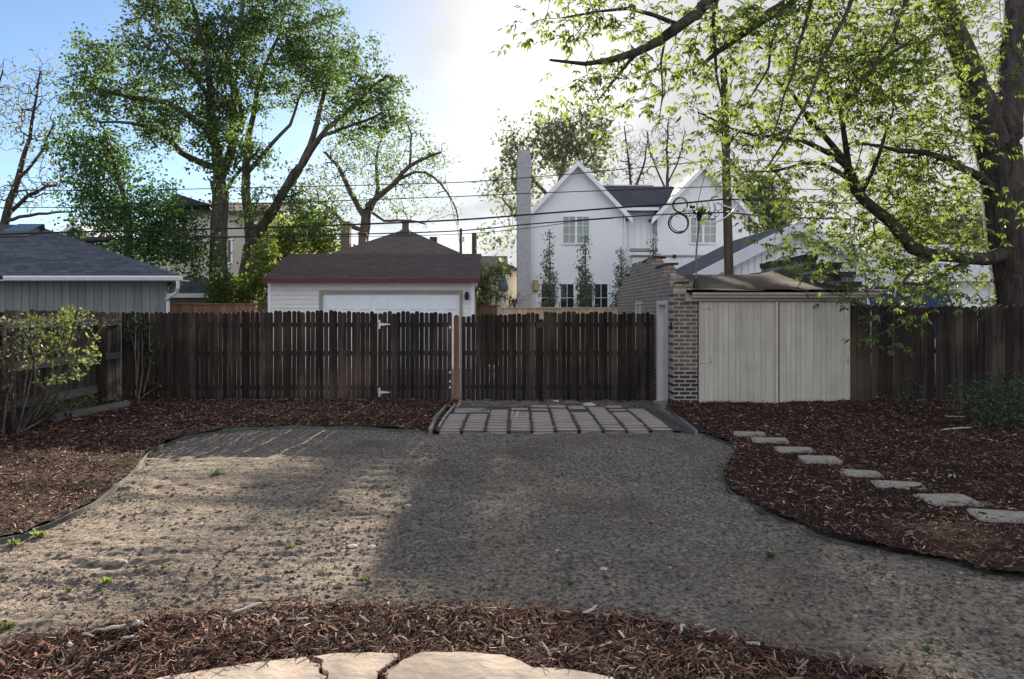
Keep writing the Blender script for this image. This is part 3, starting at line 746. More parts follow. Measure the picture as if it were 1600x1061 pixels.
# right fence
rf = thing('board_fence', 'tall dark board fence right of the shed doors', 'fence', (9.5, SY0, 0))
picket_row(rf, SX1 - 0.2, 13.0, SY0 - 0.02, lambda x: 1.925 + 0.015 * math.sin(x * 2.1), M['fence'], seed=6, pitch=0.128, w=0.124, gapvar=0.008, topvar=0.02, z0=0.02)
for z in (0.4, 1.1, 1.7):
    MB().box(SX1 - 0.0, 13.0, SY0 + 0.004, SY0 + 0.04, z - 0.045, z + 0.045).build('rail', M['railwood'], rf)
for x in (SX1 + 1.2, SX1 + 3.6, SX1 + 5.9):
    MB().box(x - 0.045, x + 0.045, SY0 + 0.045, SY0 + 0.13, -0.1, 1.85).build('post', M['railwood'], rf)
lt = MB().rbox((-7.0, 12.2, 0.08), (0.14, 1.7, 0.14), -0.18).build('timber', M['timber'], origin=(-7.0, 12.2, 0.02))
tag(lt, 'weathered landscape timber lying below the left fence', 'timber')

# ------------------------------------------------------------------ brick shed
def slab(m, a, b, c, d, t):
    a, b, c, d = map(Vector, (a, b, c, d)); n = (b - a).cross(d - a).normalized() * t
    if n.z > 0: n = -n
    m.add([a, b, c, d, a + n, b + n, c + n, d + n], [(0, 1, 2, 3), (7, 6, 5, 4), (0, 4, 5, 1), (1, 5, 6, 2), (2, 6, 7, 3), (3, 7, 4, 0)])

sh = thing('brick_shed', 'old brick shed with stepped parapets and wide beige double doors', 'shed', (SX0, SY0, 0))
T_ = 0.24
tops = [(12.75, 12.96, 2.27), (12.96, 13.5, 2.46), (13.5, 14.5, 2.66), (14.5, 16.9, 2.87), (16.9, 17.9, 2.66), (17.9, 18.4, 2.46), (18.4, 18.6, 2.27)]
def side_wall(x0, x1, openings):
    m = MB()
    cuts = sorted(set([t[0] for t in tops] + [tops[-1][1]] + [v for o in openings for v in o[:2]]))
    for a, b in zip(cuts[:-1], cuts[1:]):
        mid = (a + b) / 2; zt = next(t[2] for t in tops if t[0] <= mid <= t[1])
        op = [o for o in openings if o[0] <= mid <= o[1]]
        if op:
            o = op[0]
            if o[2] > 0: m.box(x0, x1, a, b, -0.1, o[2])
            m.box(x0, x1, a, b, o[3], zt)
        else: m.box(x0, x1, a, b, -0.1, zt)
    return m
DOOR = (13.17, 14.03, -1, 2.03); WIN = (15.45, 16.35, 0.9, 2.06)
m = side_wall(SX0, SX0 + T_, [DOOR, WIN])
rr = random.Random(3)
for (a, b, z) in tops[:4]:            # loose broken bricks on the steps
    for k in range(int((b - a) / 0.2)):
        if rr.random() < 0.75: m.rbox((SX0 + 0.06 + rr.random() * 0.1, a + 0.1 + 0.2 * k, z + 0.028 + rr.uniform(-.01, .012)), (0.12, 0.19, 0.06), rr.uniform(-.1, .1), rr.uniform(-.06, .06))
m.build('side_wall', M['brickside'], sh)
side_wall(SX1 - T_, SX1, []).build('side_wall', M['brickfront'], sh)
MB().box(SX0 - 0.003, 3.66, SY0 - 0.003, SY0 + 0.32, -0.1, 2.16).build('front_pier', M['brickfront'], sh)
MB().box(6.405, SX1 + 0.003, SY0 - 0.003, SY0 + 0.32, -0.1, 2.16).build('front_pier', M['brickfront'], sh)
MB().box(SX0 + T_, SX1 - T_, SY1 - 0.2, SY1, -0.1, 2.2).build('back_wall', M['brickside'], sh)
for side in (0, 1):
    m = MB()
    for (a, b, z) in tops:
        nk = max(1, int((b - a) / 0.3))
        for k in range(nk):
            w = (b - a) / nk; y = a + w * (k + 0.5)
            if side: m.rbox((SX1 - T_ / 2, y, z + 0.05 + rr.uniform(-.015, .015)), (T_ + 0.06, w * 1.04, 0.11), rr.uniform(-.03, .03), rr.uniform(-.05, .05))
            elif a > 13.4 or rr.random() < 0.8: m.rbox((SX0 + T_ / 2 + 0.06, y, z + 0.065 + rr.uniform(-.012, .012)), (T_ - 0.02, w * 1.02, 0.045), rr.uniform(-.05, .05), rr.uniform(-.05, .05), rr.uniform(-.08, .08))
    m.build('parapet_cap', M['tar'], sh)
# roof: two slopes of roll roofing, gently sagging, turned up against the right parapet
def rz(y): return 2.19 + 0.46 * (1 - abs(y - SYM) / 3.15)
xs = np.linspace(SX0 + T_, SX1 - T_ + 0.0, 40); ysr = np.linspace(12.56, 18.75, 60)
X, Y = np.meshgrid(xs, ysr)
Z = rz(Y) + 0.012 * fbm(X * 1.3, Y * 2.0, 3, 71) + 0.11 * np.clip((X - 5.75) / 0.6, 0, 1) ** 1.5 * np.clip(1 - np.abs(Y - SYM) / 2.9, 0, 1) + 0.01 * np.round(vn(X * 0, Y * 1.1, 5) * 4) / 4
i = np.arange(39)[None, :] + 40 * np.arange(59)[:, None]
link_mesh('roof', np_mesh('roof', np.stack([X, Y, Z], -1).reshape(-1, 3), np.stack([i, i + 1, i + 41, i + 40], -1).reshape(-1, 4)), M['tarroof'], sh)
m = MB(); slab(m, (SX0 + T_ + 0.01, 12.60, 2.15), (SX1 + 0.16, 12.60, 2.15), (SX1 + 0.16, 12.74, 2.17), (SX0 + T_ + 0.01, 12.74, 2.17), 0.03)
m.build('roof_edge', M['tarroof'], sh)
m = MB()                               # broken edge of the roofing felt above the gutter
x = SX0 + 0.3
while x < SX1:
    w = rr.uniform(0.15, 0.5); m.rbox((x + w / 2, 12.585, 2.2 + rr.uniform(-.008, .012)), (w, 0.12, 0.012), rr.uniform(-.05, .05), rr.uniform(-.1, .2)); x += w + rr.uniform(0.02, 0.1)
m.build('roofing_felt_edge', M['tarroof'], sh)
m = MB()
prof = [(12.66, 2.155), (12.56, 2.155), (12.55, 2.12), (12.575, 2.09), (12.575, 2.065), (12.66, 2.06)]
m.prism([(SX0 + 0.30, y, z) for y, z in prof], (3.32, 0, 0))
m.build('gutter', M['beigetrim'], sh)
m = MB().box(SX0 + 0.20, SX1 + 0.05, 12.665, 12.74, 2.0, 2.15)
m.build('fascia', M['beigetrim'], sh)
m = MB().tube([(6.45, 12.6, 2.06), (6.50, 12.62, 1.99), (6.60, 12.66, 1.965)], 0.035, 8)
m.build('downspout_elbow', M['beigetrim'], sh)
def plank_door(x0, x1, z0, z1, y, seed, hinge_side):
    r = random.Random(seed); m = MB(); x = x0
    m.box(x0 + 0.005, x1 - 0.005, y + 0.02, y + 0.035, z0 + 0.03, z1)
    while x < x1 - 0.04:
        w = min(r.choice((0.085, 0.09, 0.125, 0.14)), x1 - x)
        if x1 - x - w < 0.05: w = x1 - x
        m.box(x + 0.0018, x + w - 0.0026, y + r.uniform(-.0015, .002), y + 0.02, z0 + r.uniform(-.015, .02), z1 - r.uniform(0, .006)); x += w
    return m.build('double_door', M['beige'], sh)
dl = plank_door(3.672, 5.055, 0.02, 1.995, 12.72, 4, 0)
dr = plank_door(5.122, 6.40, 0.04, 1.995, 12.72, 5, 1)
MB().box(5.04, 5.09, 12.690, 12.722, 0.05, 1.995).build('cover_strip', M['beige'], dl)
for z, L_ in ((1.86, 0.16), (0.9, 0.19)):
    MB().box(3.70, 3.70 + L_, 12.706, 12.716, z - 0.012, z + 0.012).box(3.70 + L_ - 0.02, 3.70 + L_, 12.706, 12.716, z - 0.005, z + 0.13 if z < 1 else z + 0.06).build('hinge', M['beige'], dl)
MB().box(6.22, 6.38, 12.706, 12.716, 0.93, 0.95).box(6.36, 6.385, 12.700, 12.716, 0.88, 1.0).build('hinge', M['beige'], dr)
MB().rbox((3.668, 12.71, 1.0), (0.012, 0.02, 1.98)).build('door_jamb', M['beige'], sh)
# side door and window in the left wall
y0, y1 = DOOR[0], DOOR[1]
sdr = MB().box(SX0 + 0.09, SX0 + 0.13, y0 + 0.09, y1 - 0.09, 0.06, 1.94).build('side_door', M['doorpaint'], sh)
m = MB().box(SX0 - 0.012, SX0 + 0.15, y0, y0 + 0.09, 0.0, 2.03).box(SX0 - 0.012, SX0 + 0.15, y1 - 0.09, y1, 0.0, 2.03).box(SX0 - 0.012, SX0 + 0.15, y0 + 0.09, y1 - 0.09, 1.945, 2.03)
m.build('door_frame', M['doorpaint'], sh)
MB().box(SX0 - 0.08, SX0 + 0.2, y0 - 0.02, y1 + 0.02, -0.06, 0.05).build('door_step', M['step'], sh)
MB().tube([(SX0 + 0.09, y0 + 0.16, 1.0), (SX0 + 0.04, y0 + 0.16, 1.0)], 0.028, 10).build('handle', M['galv'], sdr)
y0, y1 = WIN[0], WIN[1]
m = MB().box(SX0 + 0.02, SX0 + 0.1, y0, y0 + 0.07, 0.9, 2.06).box(SX0 + 0.02, SX0 + 0.1, y1 - 0.07, y1, 0.9, 2.06).box(SX0 + 0.02, SX0 + 0.1, y0 + 0.07, y1 - 0.07, 1.98, 2.06).box(SX0 + 0.02, SX0 + 0.1, y0 + 0.07, y1 - 0.07, 0.9, 0.97)
m.box(SX0 + 0.03, SX0 + 0.08, (y0 + y1) / 2 - 0.02, (y0 + y1) / 2 + 0.02, 0.97, 1.98)
wf = m.build('window', M['doorpaint'], sh)
MB().box(SX0 + 0.055, SX0 + 0.062, y0 + 0.07, y1 - 0.07, 0.97, 1.98).build('pane', M['paleglass'], wf)
MB().box(SX0 - 0.03, SX0 - 0.004, 12.82, 12.86, 1.48, 1.62).build('wall_bracket', M['black'], sh)

am = thing('mast', 'thin grey service mast standing on the shed roof near the left parapet', 'mast', (3.68, 12.95, 2.22))
MB().tube([(3.68, 12.95, 2.2), (3.685, 12.95, 2.9), (3.735, 12.95, 3.50)], 0.016, 8).build('pipe', M['darkpipe'], am)
MB().tube([(3.68, 12.95, 2.2), (3.68, 12.95, 2.26), (3.68, 12.95, 2.42)], [0.09, 0.065, 0.03], 10).build('boot', M['black'], am)
MB().rbox((3.74, 12.93, 2.235), (0.55, 0.34, 0.012), 0.05, 0.12).build('flashing_sheet', M['flashing'], am)
MB().tube([(3.735, 12.95, 3.48), (3.74, 12.95, 3.56), (3.72, 12.9, 3.64), (3.68, 12.85, 3.62)], [0.03, 0.05, 0.055, 0.03], 10).build('weatherhead', M['black'], am)

# ------------------------------------------------------------------ windows helper
def window(root, x0, x1, z0, z1, y, cols, rows, sash=2, frame='white', glass='paleglass', fr=0.07):
    m = MB(); yo, yi = y - 0.05, y + 0.02
    m.box(x0 - fr, x0, yo, yi, z0 - fr, z1 + fr).box(x1, x1 + fr, yo, yi, z0 - fr, z1 + fr)
    m.box(x0, x1, yo, yi, z1, z1 + fr).box(x0 - 0.0, x1 + 0.0, yo - 0.03, yi, z0 - fr, z0)
    w = (x1 - x0) / sash
    for s in range(1, sash): m.box(x0 + w * s - 0.05, x0 + w * s + 0.05, yo + 0.01, yi, z0, z1)
    f = m.build('window', M[frame], root)
    MB().box(x0, x1, y - 0.012, y - 0.004, z0, z1).build('pane', M[glass], f)
    m = MB()
    for s in range(sash):
        a = x0 + w * s + (0.05 if s else 0); b = x0 + w * (s + 1) - (0.05 if s < sash - 1 else 0)
        for c in range(1, cols): m.box(a + (b - a) * c / cols - 0.012, a + (b - a) * c / cols + 0.012, y - 0.03, y - 0.013, z0, z1)
        for r_ in range(1, rows): m.box(a, b, y - 0.027, y - 0.0135, z0 + (z1 - z0) * r_ / rows - 0.012, z0 + (z1 - z0) * r_ / rows + 0.012)
    m.build('glazing_bars', M[frame], f)
    return f

# ------------------------------------------------------------------ white garage across the alley
GY = 23.0
gx0, gx1 = XP(420, GY), XP(740, GY)
wg = thing('detached_garage', 'white lap sided garage with wide door and brown roof across the alley', 'garage', ((gx0 + gx1) / 2, GY, 0))
dx0, dx1, dz = XP(504, GY), XP(718, GY), ZP(459, GY)
m = MB()
def laps(m, x0, x1, z0, z1, y, h=0.145):
    z = z0
    while z < z1 - 0.01:
        t = min(z + h, z1)
        m.add([(x0, y, z), (x1, y, z), (x1, y - 0.022, z), (x0, y - 0.022, z), (x0, y - 0.004, t), (x1, y - 0.004, t)], [(3, 2, 5, 4), (0, 1, 2, 3)])
        z += h
GZ = 2.83
laps(m, gx0, dx0 - 0.10, -0.1, GZ, GY); laps(m, dx1 + 0.10, gx1, -0.1, GZ, GY); laps(m, dx0 - 0.10, dx1 + 0.10, dz + 0.11, GZ, GY)
m.box(gx0, gx1, GY + 0.1, GY + 5.0, -0.1, GZ)
m.add([(gx0, GY + 0.1, GZ), (gx0, GY + 5.0, GZ), (gx0, GY + 2.5, 3.82)], [(0, 1, 2)]); m.add([(gx1, GY + 0.1, GZ), (gx1, GY + 5.0, GZ), (gx1, GY + 2.5, 3.82)], [(0, 2, 1)])
m.build('wall', M['siding'], wg)
for x in (gx0, gx1 - 0.07): MB().box(x - 0.02, x + 0.09, GY - 0.04, GY + 0.1, -0.1, GZ).build('corner_trim', M['white'], wg)
m = MB().box(dx0 - 0.10, dx0, GY - 0.05, GY + 0.06, -0.1, dz + 0.10).box(dx1, dx1 + 0.10, GY - 0.05, GY + 0.06, -0.1, dz + 0.10).box(dx0, dx1, GY - 0.05, GY + 0.06, dz, dz + 0.10)
m.build('door_frame', M['beigetrim'], wg)
m = MB().box(dx0, dx1, GY + 0.03, GY + 0.07, -0.1, dz)
for r_ in range(4):
    for c in range(8):
        w = (dx1 - dx0) / 8; h = (dz + 0.1) / 4; a = dx0 + c * w + 0.07; z = -0.1 + r_ * h + 0.09
        b, t = a + w - 0.14, z + h - 0.18
        m.add([(a, GY + 0.03, z), (b, GY + 0.03, z), (b, GY + 0.03, t), (a, GY + 0.03, t), (a + .04, GY + 0.012, z + .04), (b - .04, GY + 0.012, z + .04), (b - .04, GY + 0.012, t - .04), (a + .04, GY + 0.012, t - .04)],
              [(4, 5, 6, 7), (0, 1, 5, 4), (1, 2, 6, 5), (2, 3, 7, 6), (3, 0, 4, 7)])
m.build('garage_door', M['garagedoor'], wg)
m = MB(); ex0, ex1 = gx0 - 0.08, gx1 + 0.18
slab(m, (ex0, GY - 0.4, 2.86), (ex1, GY - 0.4, 2.86), (ex1, GY + 2.5, 3.92), (ex0, GY + 2.5, 3.92), 0.07)
slab(m, (ex0, GY + 5.4, 2.86), (ex1, GY + 5.4, 2.86), (ex1, GY + 2.5, 3.92), (ex0, GY + 2.5, 3.92), 0.07)
m.build('roof', M['brownroof'], wg)
m = MB().box(ex0 - 0.01, ex1 + 0.01, GY - 0.43, GY - 0.405, 2.75, 2.875)
m.prism([(ex1 + 0.001, GY - 0.4, 2.74), (ex1 + 0.001, GY - 0.4, 2.87), (ex1 + 0.001, GY + 2.5, 3.925), (ex1 + 0.001, GY + 2.5, 3.795)], (0.03, 0, 0))
m.build('fascia', M['redtrim'], wg)
MB().box(gx0, gx1, GY - 0.40, GY - 0.0, 2.77, 2.79).build('soffit', M['siding'], wg)
lx, lz = XP(729.5, GY), ZP(462, GY)
MB().box(lx - 0.06, lx + 0.06, GY - 0.05, GY - 0.025, lz - 0.03, lz + 0.12).tube([(lx, GY - 0.05, lz + 0.08), (lx, GY - 0.12, lz + 0.12), (lx, GY - 0.14, lz + 0.06)], 0.015, 6).tube([(lx, GY - 0.14, lz + 0.06), (lx, GY - 0.14, lz + 0.03), (lx, GY - 0.14, lz - 0.12), (lx, GY - 0.14, lz - 0.15)], [0.03, 0.085, 0.07, 0.02], 10).build('wall_lantern', M['black'], wg)

# ------------------------------------------------------------------ grey garage at the left
NY = 17.5
nx1, nx0 = XP(257, NY), -19.0
ng = thing('detached_garage', 'grey green sided garage with blue grey hip roof at the far left', 'garage', (nx1 - 3, NY, 0))
r = random.Random(5); m = MB().prism([(nx0, NY + 0.02, -0.1), (nx1 - 0.02, NY + 0.02, -0.1), (nx1 - 0.02 - 3.7, NY + 7.4, -0.1), (nx0, NY + 7.4, -0.1)], (0, 0, 2.74)); x = nx0
while x < nx1 - 0.05:
    w = min(0.2, nx1 - x); m.box(x + 0.006, x + w - 0.006, NY + r.uniform(0, .003), NY + 0.02, -0.1, 2.64); x += 0.2
m.build('wall', M['greysiding'], ng)
MB().box(nx1 - 0.09, nx1 + 0.02, NY - 0.022, NY - 0.002, -0.1, 2.64).box(nx1 + 0.001, nx1 + 0.02, NY - 0.002, NY + 0.1, -0.1, 2.64).build('corner_board', M['greysiding'], ng)
ey, ez, ex = NY - 0.5, 2.70, XP(282, NY - 0.5); D_, pz, sk_ = 4.2, 0.415, 0.5
A, B_, C_, E_ = (nx0 - 2, ey, ez), (ex, ey, ez), (ex - D_ - sk_ * D_, ey + D_, ez + pz * D_), (nx0 - 2, ey + D_, ez + pz * D_)
m = MB(); slab(m, A, B_, C_, E_, 0.08)
b2 = (ex - 2 * D_ * sk_, ey + 2 * D_, ez)
m.add([B_, b2, C_], [(0, 1, 2)]); m.add([b2, (nx0 - 2, ey + 2 * D_, ez), E_, C_], [(0, 1, 2, 3)])
m.build('roof', M['bluegreyroof'], ng)
m = MB(); prof = [(ey + 0.02, ez - 0.02), (ey - 0.10, ez - 0.02), (ey - 0.11, ez - 0.06), (ey - 0.08, ez - 0.13), (ey + 0.02, ez - 0.14)]
gl0 = XP(9, ey)
m.prism([(gl0, y, z) for y, z in prof], (ex + 0.05 - gl0, 0, 0))
m.build('gutter', M['gutter'], ng)
MB().box(nx0 - 2, ex, ey + 0.025, NY - 0.0, ez - 0.13, ez - 0.11).build('soffit', M['gutter'], ng)
MB().prism([(ex - 0.02, ey + 0.03, ez - 0.14), (ex + 0.03, ey + 0.03, ez - 0.14), (b2[0] + 0.03, b2[1], ez - 0.14), (b2[0] - 0.02, b2[1], ez - 0.14)], (0, 0, 0.12)).build('fascia', M['gutter'], ng)
MB().tube([(ex - 0.04, ey - 0.04, ez - 0.13), (ex - 0.06, ey + 0.0, ez - 0.3), (ex - 0.16, ey + 0.15, ez - 0.42), (nx1 + 0.10, NY - 0.06, ez - 0.55), (nx1 + 0.055, NY + 0.05, ez - 0.62), (nx1 + 0.055, NY + 0.05, -0.1)], 0.045, 8).build('downspout', M['gutter'], ng)
sd_ = 3.3; sy_, sz = ey + sd_, ez + pz * sd_; sx_ = XP(34, sy_)
m = MB().prism([(sx_ - 0.42, sy_ - 0.3, sz - pz * 0.3 + 0.02), (sx_ + 0.42, sy_ - 0.3, sz - pz * 0.3 + 0.02), (sx_ + 0.38, sy_ - 0.27, sz - pz * 0.3 + 0.17), (sx_ - 0.38, sy_ - 0.27, sz - pz * 0.3 + 0.17)], (0, 0.7, 0.7 * pz))
m.build('skylight', M['glass'], ng)

# ------------------------------------------------------------------ white two-gable house
HY = 33.0
hs = thing('house', 'white painted two storey house with twin gables and tall chimney', 'house', (6.5, HY, 0))
def gable(root, x0, x1, zw, zp, y0, y1, over=0.35, rmat='greyroofside', wmat='whitebrick', face=True):
    xm = (x0 + x1) / 2
    m = MB(); m.prism([(x0, y0, -0.1), (x1, y0, -0.1), (x1, y0, zw), (xm, y0, zp), (x0, y0, zw)], (0, y1 - y0, 0))
    m.build('wall', M[wmat], root)
    s = (zp - zw) / (xm - x0); t = 0.12
    m = MB()
    for sx, xe in ((-1, x0 - over), (1, x1 + over)):
        ze = zw - s * over
        slab(m, (xe, y0 - over, ze + t), (xm, y0 - over, zp + t), (xm, y1, zp + t), (xe, y1, ze + t), 0.1)
    m.build('roof', M[rmat], root)
    m = MB()
    for xe in (x0 - over, x1 + over):
        ze = zw - s * over
        q = 0.26
        m.prism([(xe, y0 - over - 0.003, ze + t + 0.01), (xm, y0 - over - 0.003, zp + t + 0.01), (xm, y0 - over - 0.003, zp + t - q), (xe, y0 - over - 0.003, ze + t - q)], (0, -0.04, 0))
        slab(m, (xe, y0 - over, ze - 0.01), (xm, y0 - over, zp - 0.01), (xm, y0 - 0.003, zp - 0.01), (xe, y0 - 0.003, ze - 0.01), 0.02)
    m.build('fascia', M['white'], root)
hx = lambda px: XP(px, HY)
gable(hs, hx(830), hx(974), 6.45, 8.72, HY, HY + 10)
gable(hs, hx(1028), hx(1170), 6.40, 8.62, HY + 0.1, HY + 10)
m = MB().box(hx(974) + 0.002, hx(1028) - 0.002, HY + 0.6, HY + 9, -0.1, 6.8)
x = hx(974) + 0.02
while x < hx(1028) - 0.1: m.box(x + 0.012, x + 0.298, HY + 0.57, HY + 0.598, 3.9, 6.8); x += 0.31
m.build('recessed_wall', M['white'], hs)
m = MB(); slab(m, (hx(905), HY + 0.15, 6.70), (hx(1095), HY + 0.15, 6.70), (hx(1095), HY + 4.2, 8.45), (hx(905), HY + 4.2, 8.45), 0.1)
slab(m, (hx(905), HY + 8.2, 6.70), (hx(1095), HY + 8.2, 6.70), (hx(1095), HY + 4.2, 8.45), (hx(905), HY + 4.2, 8.45), 0.1)
m.build('roof', M['greyroof'], hs)
MB().box(hx(972), hx(1030), HY + 0.0, HY + 0.13, 6.58, 6.72).build('gutter', M['white'], hs)
MB().box(hx(955), hx(1052), HY + 4.1, HY + 4.3, 8.47, 8.52).build('ridge_cap', M['flashing'], hs)
for px in (1022, 976, 829):
    MB().tube([(hx(px), HY + (0.5 if px == 1022 else -0.06), 6.5), (hx(px), HY + (0.5 if px == 1022 else -0.06), 0)], 0.045, 6).build('downspout', M['white'], hs)
MB().box(hx(808), hx(829), HY - 0.4, HY + 0.7, -0.1, 9.1).box(hx(808) + 0.04, hx(829) - 0.04, HY - 0.36, HY + 0.66, 9.1, 9.32).build('chimney', M['greychimney'], hs)
for px in (977, 982):
    MB().tube([(hx(px), HY + 4.4, 8.4), (hx(px), HY + 4.4, 9.1)], 0.06, 8).build('vent_pipe', M['white'], hs)
window(hs, hx(880), hx(920), ZP(380, HY), ZP(339, HY), HY, 2, 3, 2)
window(hs, hx(1080), hx(1119), ZP(379, HY), ZP(340, HY), HY + 0.1, 2, 3, 2)
for a, b in ((846, 867), (876, 896), (905, 925), (929, 949)):
    window(hs, hx(a), hx(b), 1.2, ZP(444, HY), HY, 2, 3, 1, glass='glass')
m = MB().box(hx(985), hx(1112), HY - 0.5, HY - 0.0, -0.1, 4.35); x = hx(985)
while x < hx(1112): m.box(x, x + 0.04, HY - 0.525, HY - 0.5, -0.1, 4.35); x += 0.25
m.build('porch_wall', M['white'], hs)
MB().box(hx(980), hx(1010), HY - 0.9, HY - 0.53, 4.58, 4.72).box(hx(983), hx(1115), HY - 0.56, HY - 0.01, 4.36, 4.44).build('canopy', M['beigetrim'], hs)
m = MB(); x, z = hx(837), ZP(447, HY)
m.box(x - 0.12, x + 0.12, HY - 0.04, HY - 0.005, z - 0.28, z + 0.28).box(x - 0.09, x + 0.09, HY - 0.2, HY - 0.04, z - 0.2, z + 0.2).prism([(x - 0.1, HY - 0.21, z + 0.2), (x + 0.1, HY - 0.21, z + 0.2), (x, HY - 0.21, z + 0.3)], (0, 0.17, 0))
m.build('wall_lantern', M['brass'], hs)
MB().tube([(hx(1049), HY - 0.53, ZP(402, HY)), (hx(1049), HY - 0.6, ZP(402, HY))], 0.09, 10).build('vent', M['black'], hs)

# ------------------------------------------------------------------ white board-and-batten garage
BY = 24.0
bx0, bxm, bx1 = XP(1085, BY), XP(1245, BY), XP(1405, BY)
bb = thing('detached_garage', 'white board and batten garage with grey gable roof behind the brick shed', 'garage', (bxm, BY, 0))
gable(bb, bx0, bx1, 3.02, 4.78, BY, BY + 6.5, over=0.3, wmat='greysiding')
m = MB(); x = bx0
def gz(x): return 3.02 + (4.78 - 3.02) * (1 - abs(x - bxm) / (bxm - bx0)) - 0.05
while x < bx1 - 0.02:
    w = min(0.228, bx1 - x); a_, b_ = x + 0.009, x + w - 0.009
    pts = [(a_, BY - 0.026, -0.1), (b_, BY - 0.026, -0.1), (b_, BY - 0.026, gz(b_))] + ([(bxm, BY - 0.026, gz(bxm))] if a_ < bxm < b_ else []) + [(a_, BY - 0.026, gz(a_))]
    m.prism(pts, (0, 0.024, 0)); x += 0.228
m.build('board_panel', M['white'], bb)
m = MB()
for xe in (bx0 - 0.3, bx1 + 0.3):
    s = (4.78 - 3.02) / (bxm - bx0); ze = 3.02 - s * 0.3
    m.prism([(xe, BY - 0.365, ze + 0.10), (bxm, BY - 0.365, 4.78 + 0.10), (bxm, BY - 0.365, 4.78 - 0.30), (xe, BY - 0.365, ze - 0.28)], (0, -0.03, 0))
m.build('barge_board', M['gutter'], bb)

# ------------------------------------------------------------------ other buildings behind
def hip_house(name, label, x0, x1, y0, y1, zw, zr, wmat, rmat, rsmat, over=0.4, inset=None):
    t = thing(name, label, 'house' if name != 'garden_shed' else 'shed', ((x0 + x1) / 2, y0, 0))
    MB().box(x0, x1, y0, y1, -0.1, zw).build('wall', M[wmat], t)
    a, b, c, d = x0 - over, x1 + over, y0 - over, y1 + over; hy = (c + d) / 2; ins = inset if inset is not None else min((d - c) / 2, (b - a) / 2 - 0.05)
    m = MB(); m.add([(a, c, zw), (b, c, zw), (b, d, zw), (a, d, zw), (a + ins, hy, zr), (b - ins, hy, zr)], [(0, 1, 5, 4), (2, 3, 4, 5), (0, 3, 2, 1)])
    m.build('roof', M[rmat], t)
    m = MB(); m.add([(a, c, zw), (b, c, zw), (b, d, zw), (a, d, zw), (a + ins, hy, zr), (b - ins, hy, zr)], [(1, 2, 5), (3, 0, 4)])
    m.build('roof_end', M[rsmat], t)
    MB().box(a, b, c - 0.03, c - 0.002, zw - 0.16, zw + 0.01).build('fascia', M['white' if wmat != 'redbrick' else 'beigetrim'], t)
    return t
ph = hip_house('house', 'brick house with brown pyramid roof and chimneys behind the white garage', -8.6, -1.4, 35, 43, 4.4, 6.4, 'redbrick', 'pyramidroof', 'pyramidroof')
for (a, b, d, top) in ((532, 546, 36.2, 346), (560, 571, 37.5, 363)):
    MB().box(XP(a, d), XP(b, d), d, d + 0.5, 4.2, ZP(top, d)).box(XP(a, d) - 0.04, XP(b, d) + 0.04, d - 0.04, d + 0.54, ZP(top, d) - 0.12, ZP(top, d) + 0.0).build('chimney', M['redbrick'], ph)
m = MB()
ap = Vector((-5.6, 39, 6.5)); m.tube([(-5.0, 38.9, 6.3), (-5.0, 38.9, 6.75)], 0.2, 8); m.build('roof_vent', M['pyramidroof'], ph)
for q in ((-5.15, -4.65, 37.9, 38.3, 5.6, 6.25), (-3.6, -3.2, 38.2, 38.6, 5.0, 5.9)): MB().box(*q).build('roof_vent', M['pyramidroof'], ph)
st = thing('house', 'beige stucco two storey house behind the big maple trees', 'house', (-17, 46, 0))
sx0, sx1 = XP(255, 46), XP(440, 46)
MB().box(sx0, sx1, 46, 55, -0.1, ZP(330, 46)).box(XP(150, 46), sx0 - 0.002, 47, 55, -0.1, ZP(372, 46)).build('wall', M['stucco'], st)
m = MB(); slab(m, (sx0 - 0.5, 45.5, ZP(331, 46)), (sx1 + 0.5, 45.5, ZP(331, 46)), (sx1 + 0.5, 50, 9.6), (sx0 - 0.5, 50, 9.6), 0.15)
m.prism([(XP(250, 45.4), 45.4, ZP(320, 45.4)), (XP(330, 45.4), 45.4, ZP(320, 45.4)), (XP(275, 45.4), 45.4, ZP(302, 45.4))], (0, 5, 0))
m.build('roof', M['greyroof'], st)
for a, b, c, d in ((285, 294, 340, 360), (349, 361, 375, 410), (395, 410, 350, 380)):
    window(st, XP(a, 46), XP(b, 46), ZP(d, 46), ZP(c, 46), 46, 2, 2, 1, glass='glass', fr=0.12)
MB().box(sx0, sx1, 45.7, 45.99, ZP(442, 46), ZP(436, 46)).build('trim_band', M['darkred'], st)
hip_house('garden_shed', 'low dark shed with grey hip roof between the grey garage and the maple', XP(240, 28), XP(322, 28), 28, 31, ZP(459, 28), ZP(437, 28) + 0.35, 'greysiding', 'greyroof', 'greyroofside', 0.35)
fg = thing('house', 'distant grey gabled house right of the brown garage roof', 'house', (0, 52, 0))
MB().box(XP(750, 52), XP(792, 52), 52, 58, -0.1, ZP(420, 52)).build('wall', M['greysiding'], fg)
m = MB(); slab(m, (XP(746, 52), 51.5, ZP(425, 52)), (XP(794, 52), 51.5, ZP(425, 52)), (XP(794, 52), 56, ZP(400, 56)), (XP(746, 52), 56, ZP(400, 56)), 0.12)
m.build('roof', M['greyroof'], fg)
window(fg, XP(778, 52), XP(786, 52), ZP(450, 52), ZP(440, 52), 52, 2, 1, 1)
f2 = thing('house', 'pale distant house with dark eaves left of the white chimney', 'house', (1.0, 44, 0))
m = MB().box(XP(783, 44), XP(812, 44), 44, 50, -0.1, ZP(418, 44)); m.build('wall', M['stucco'], f2)
m = MB().prism([(XP(776, 44), 43.6, ZP(412, 44)), (XP(786, 44), 43.6, ZP(412, 44)), (XP(816, 44), 43.6, ZP(422, 44)), (XP(816, 44), 43.6, ZP(425, 44)), (XP(776, 44), 43.6, ZP(416, 44))], (0, 6, 0)); m.build('roof', M['greyroof'], f2)
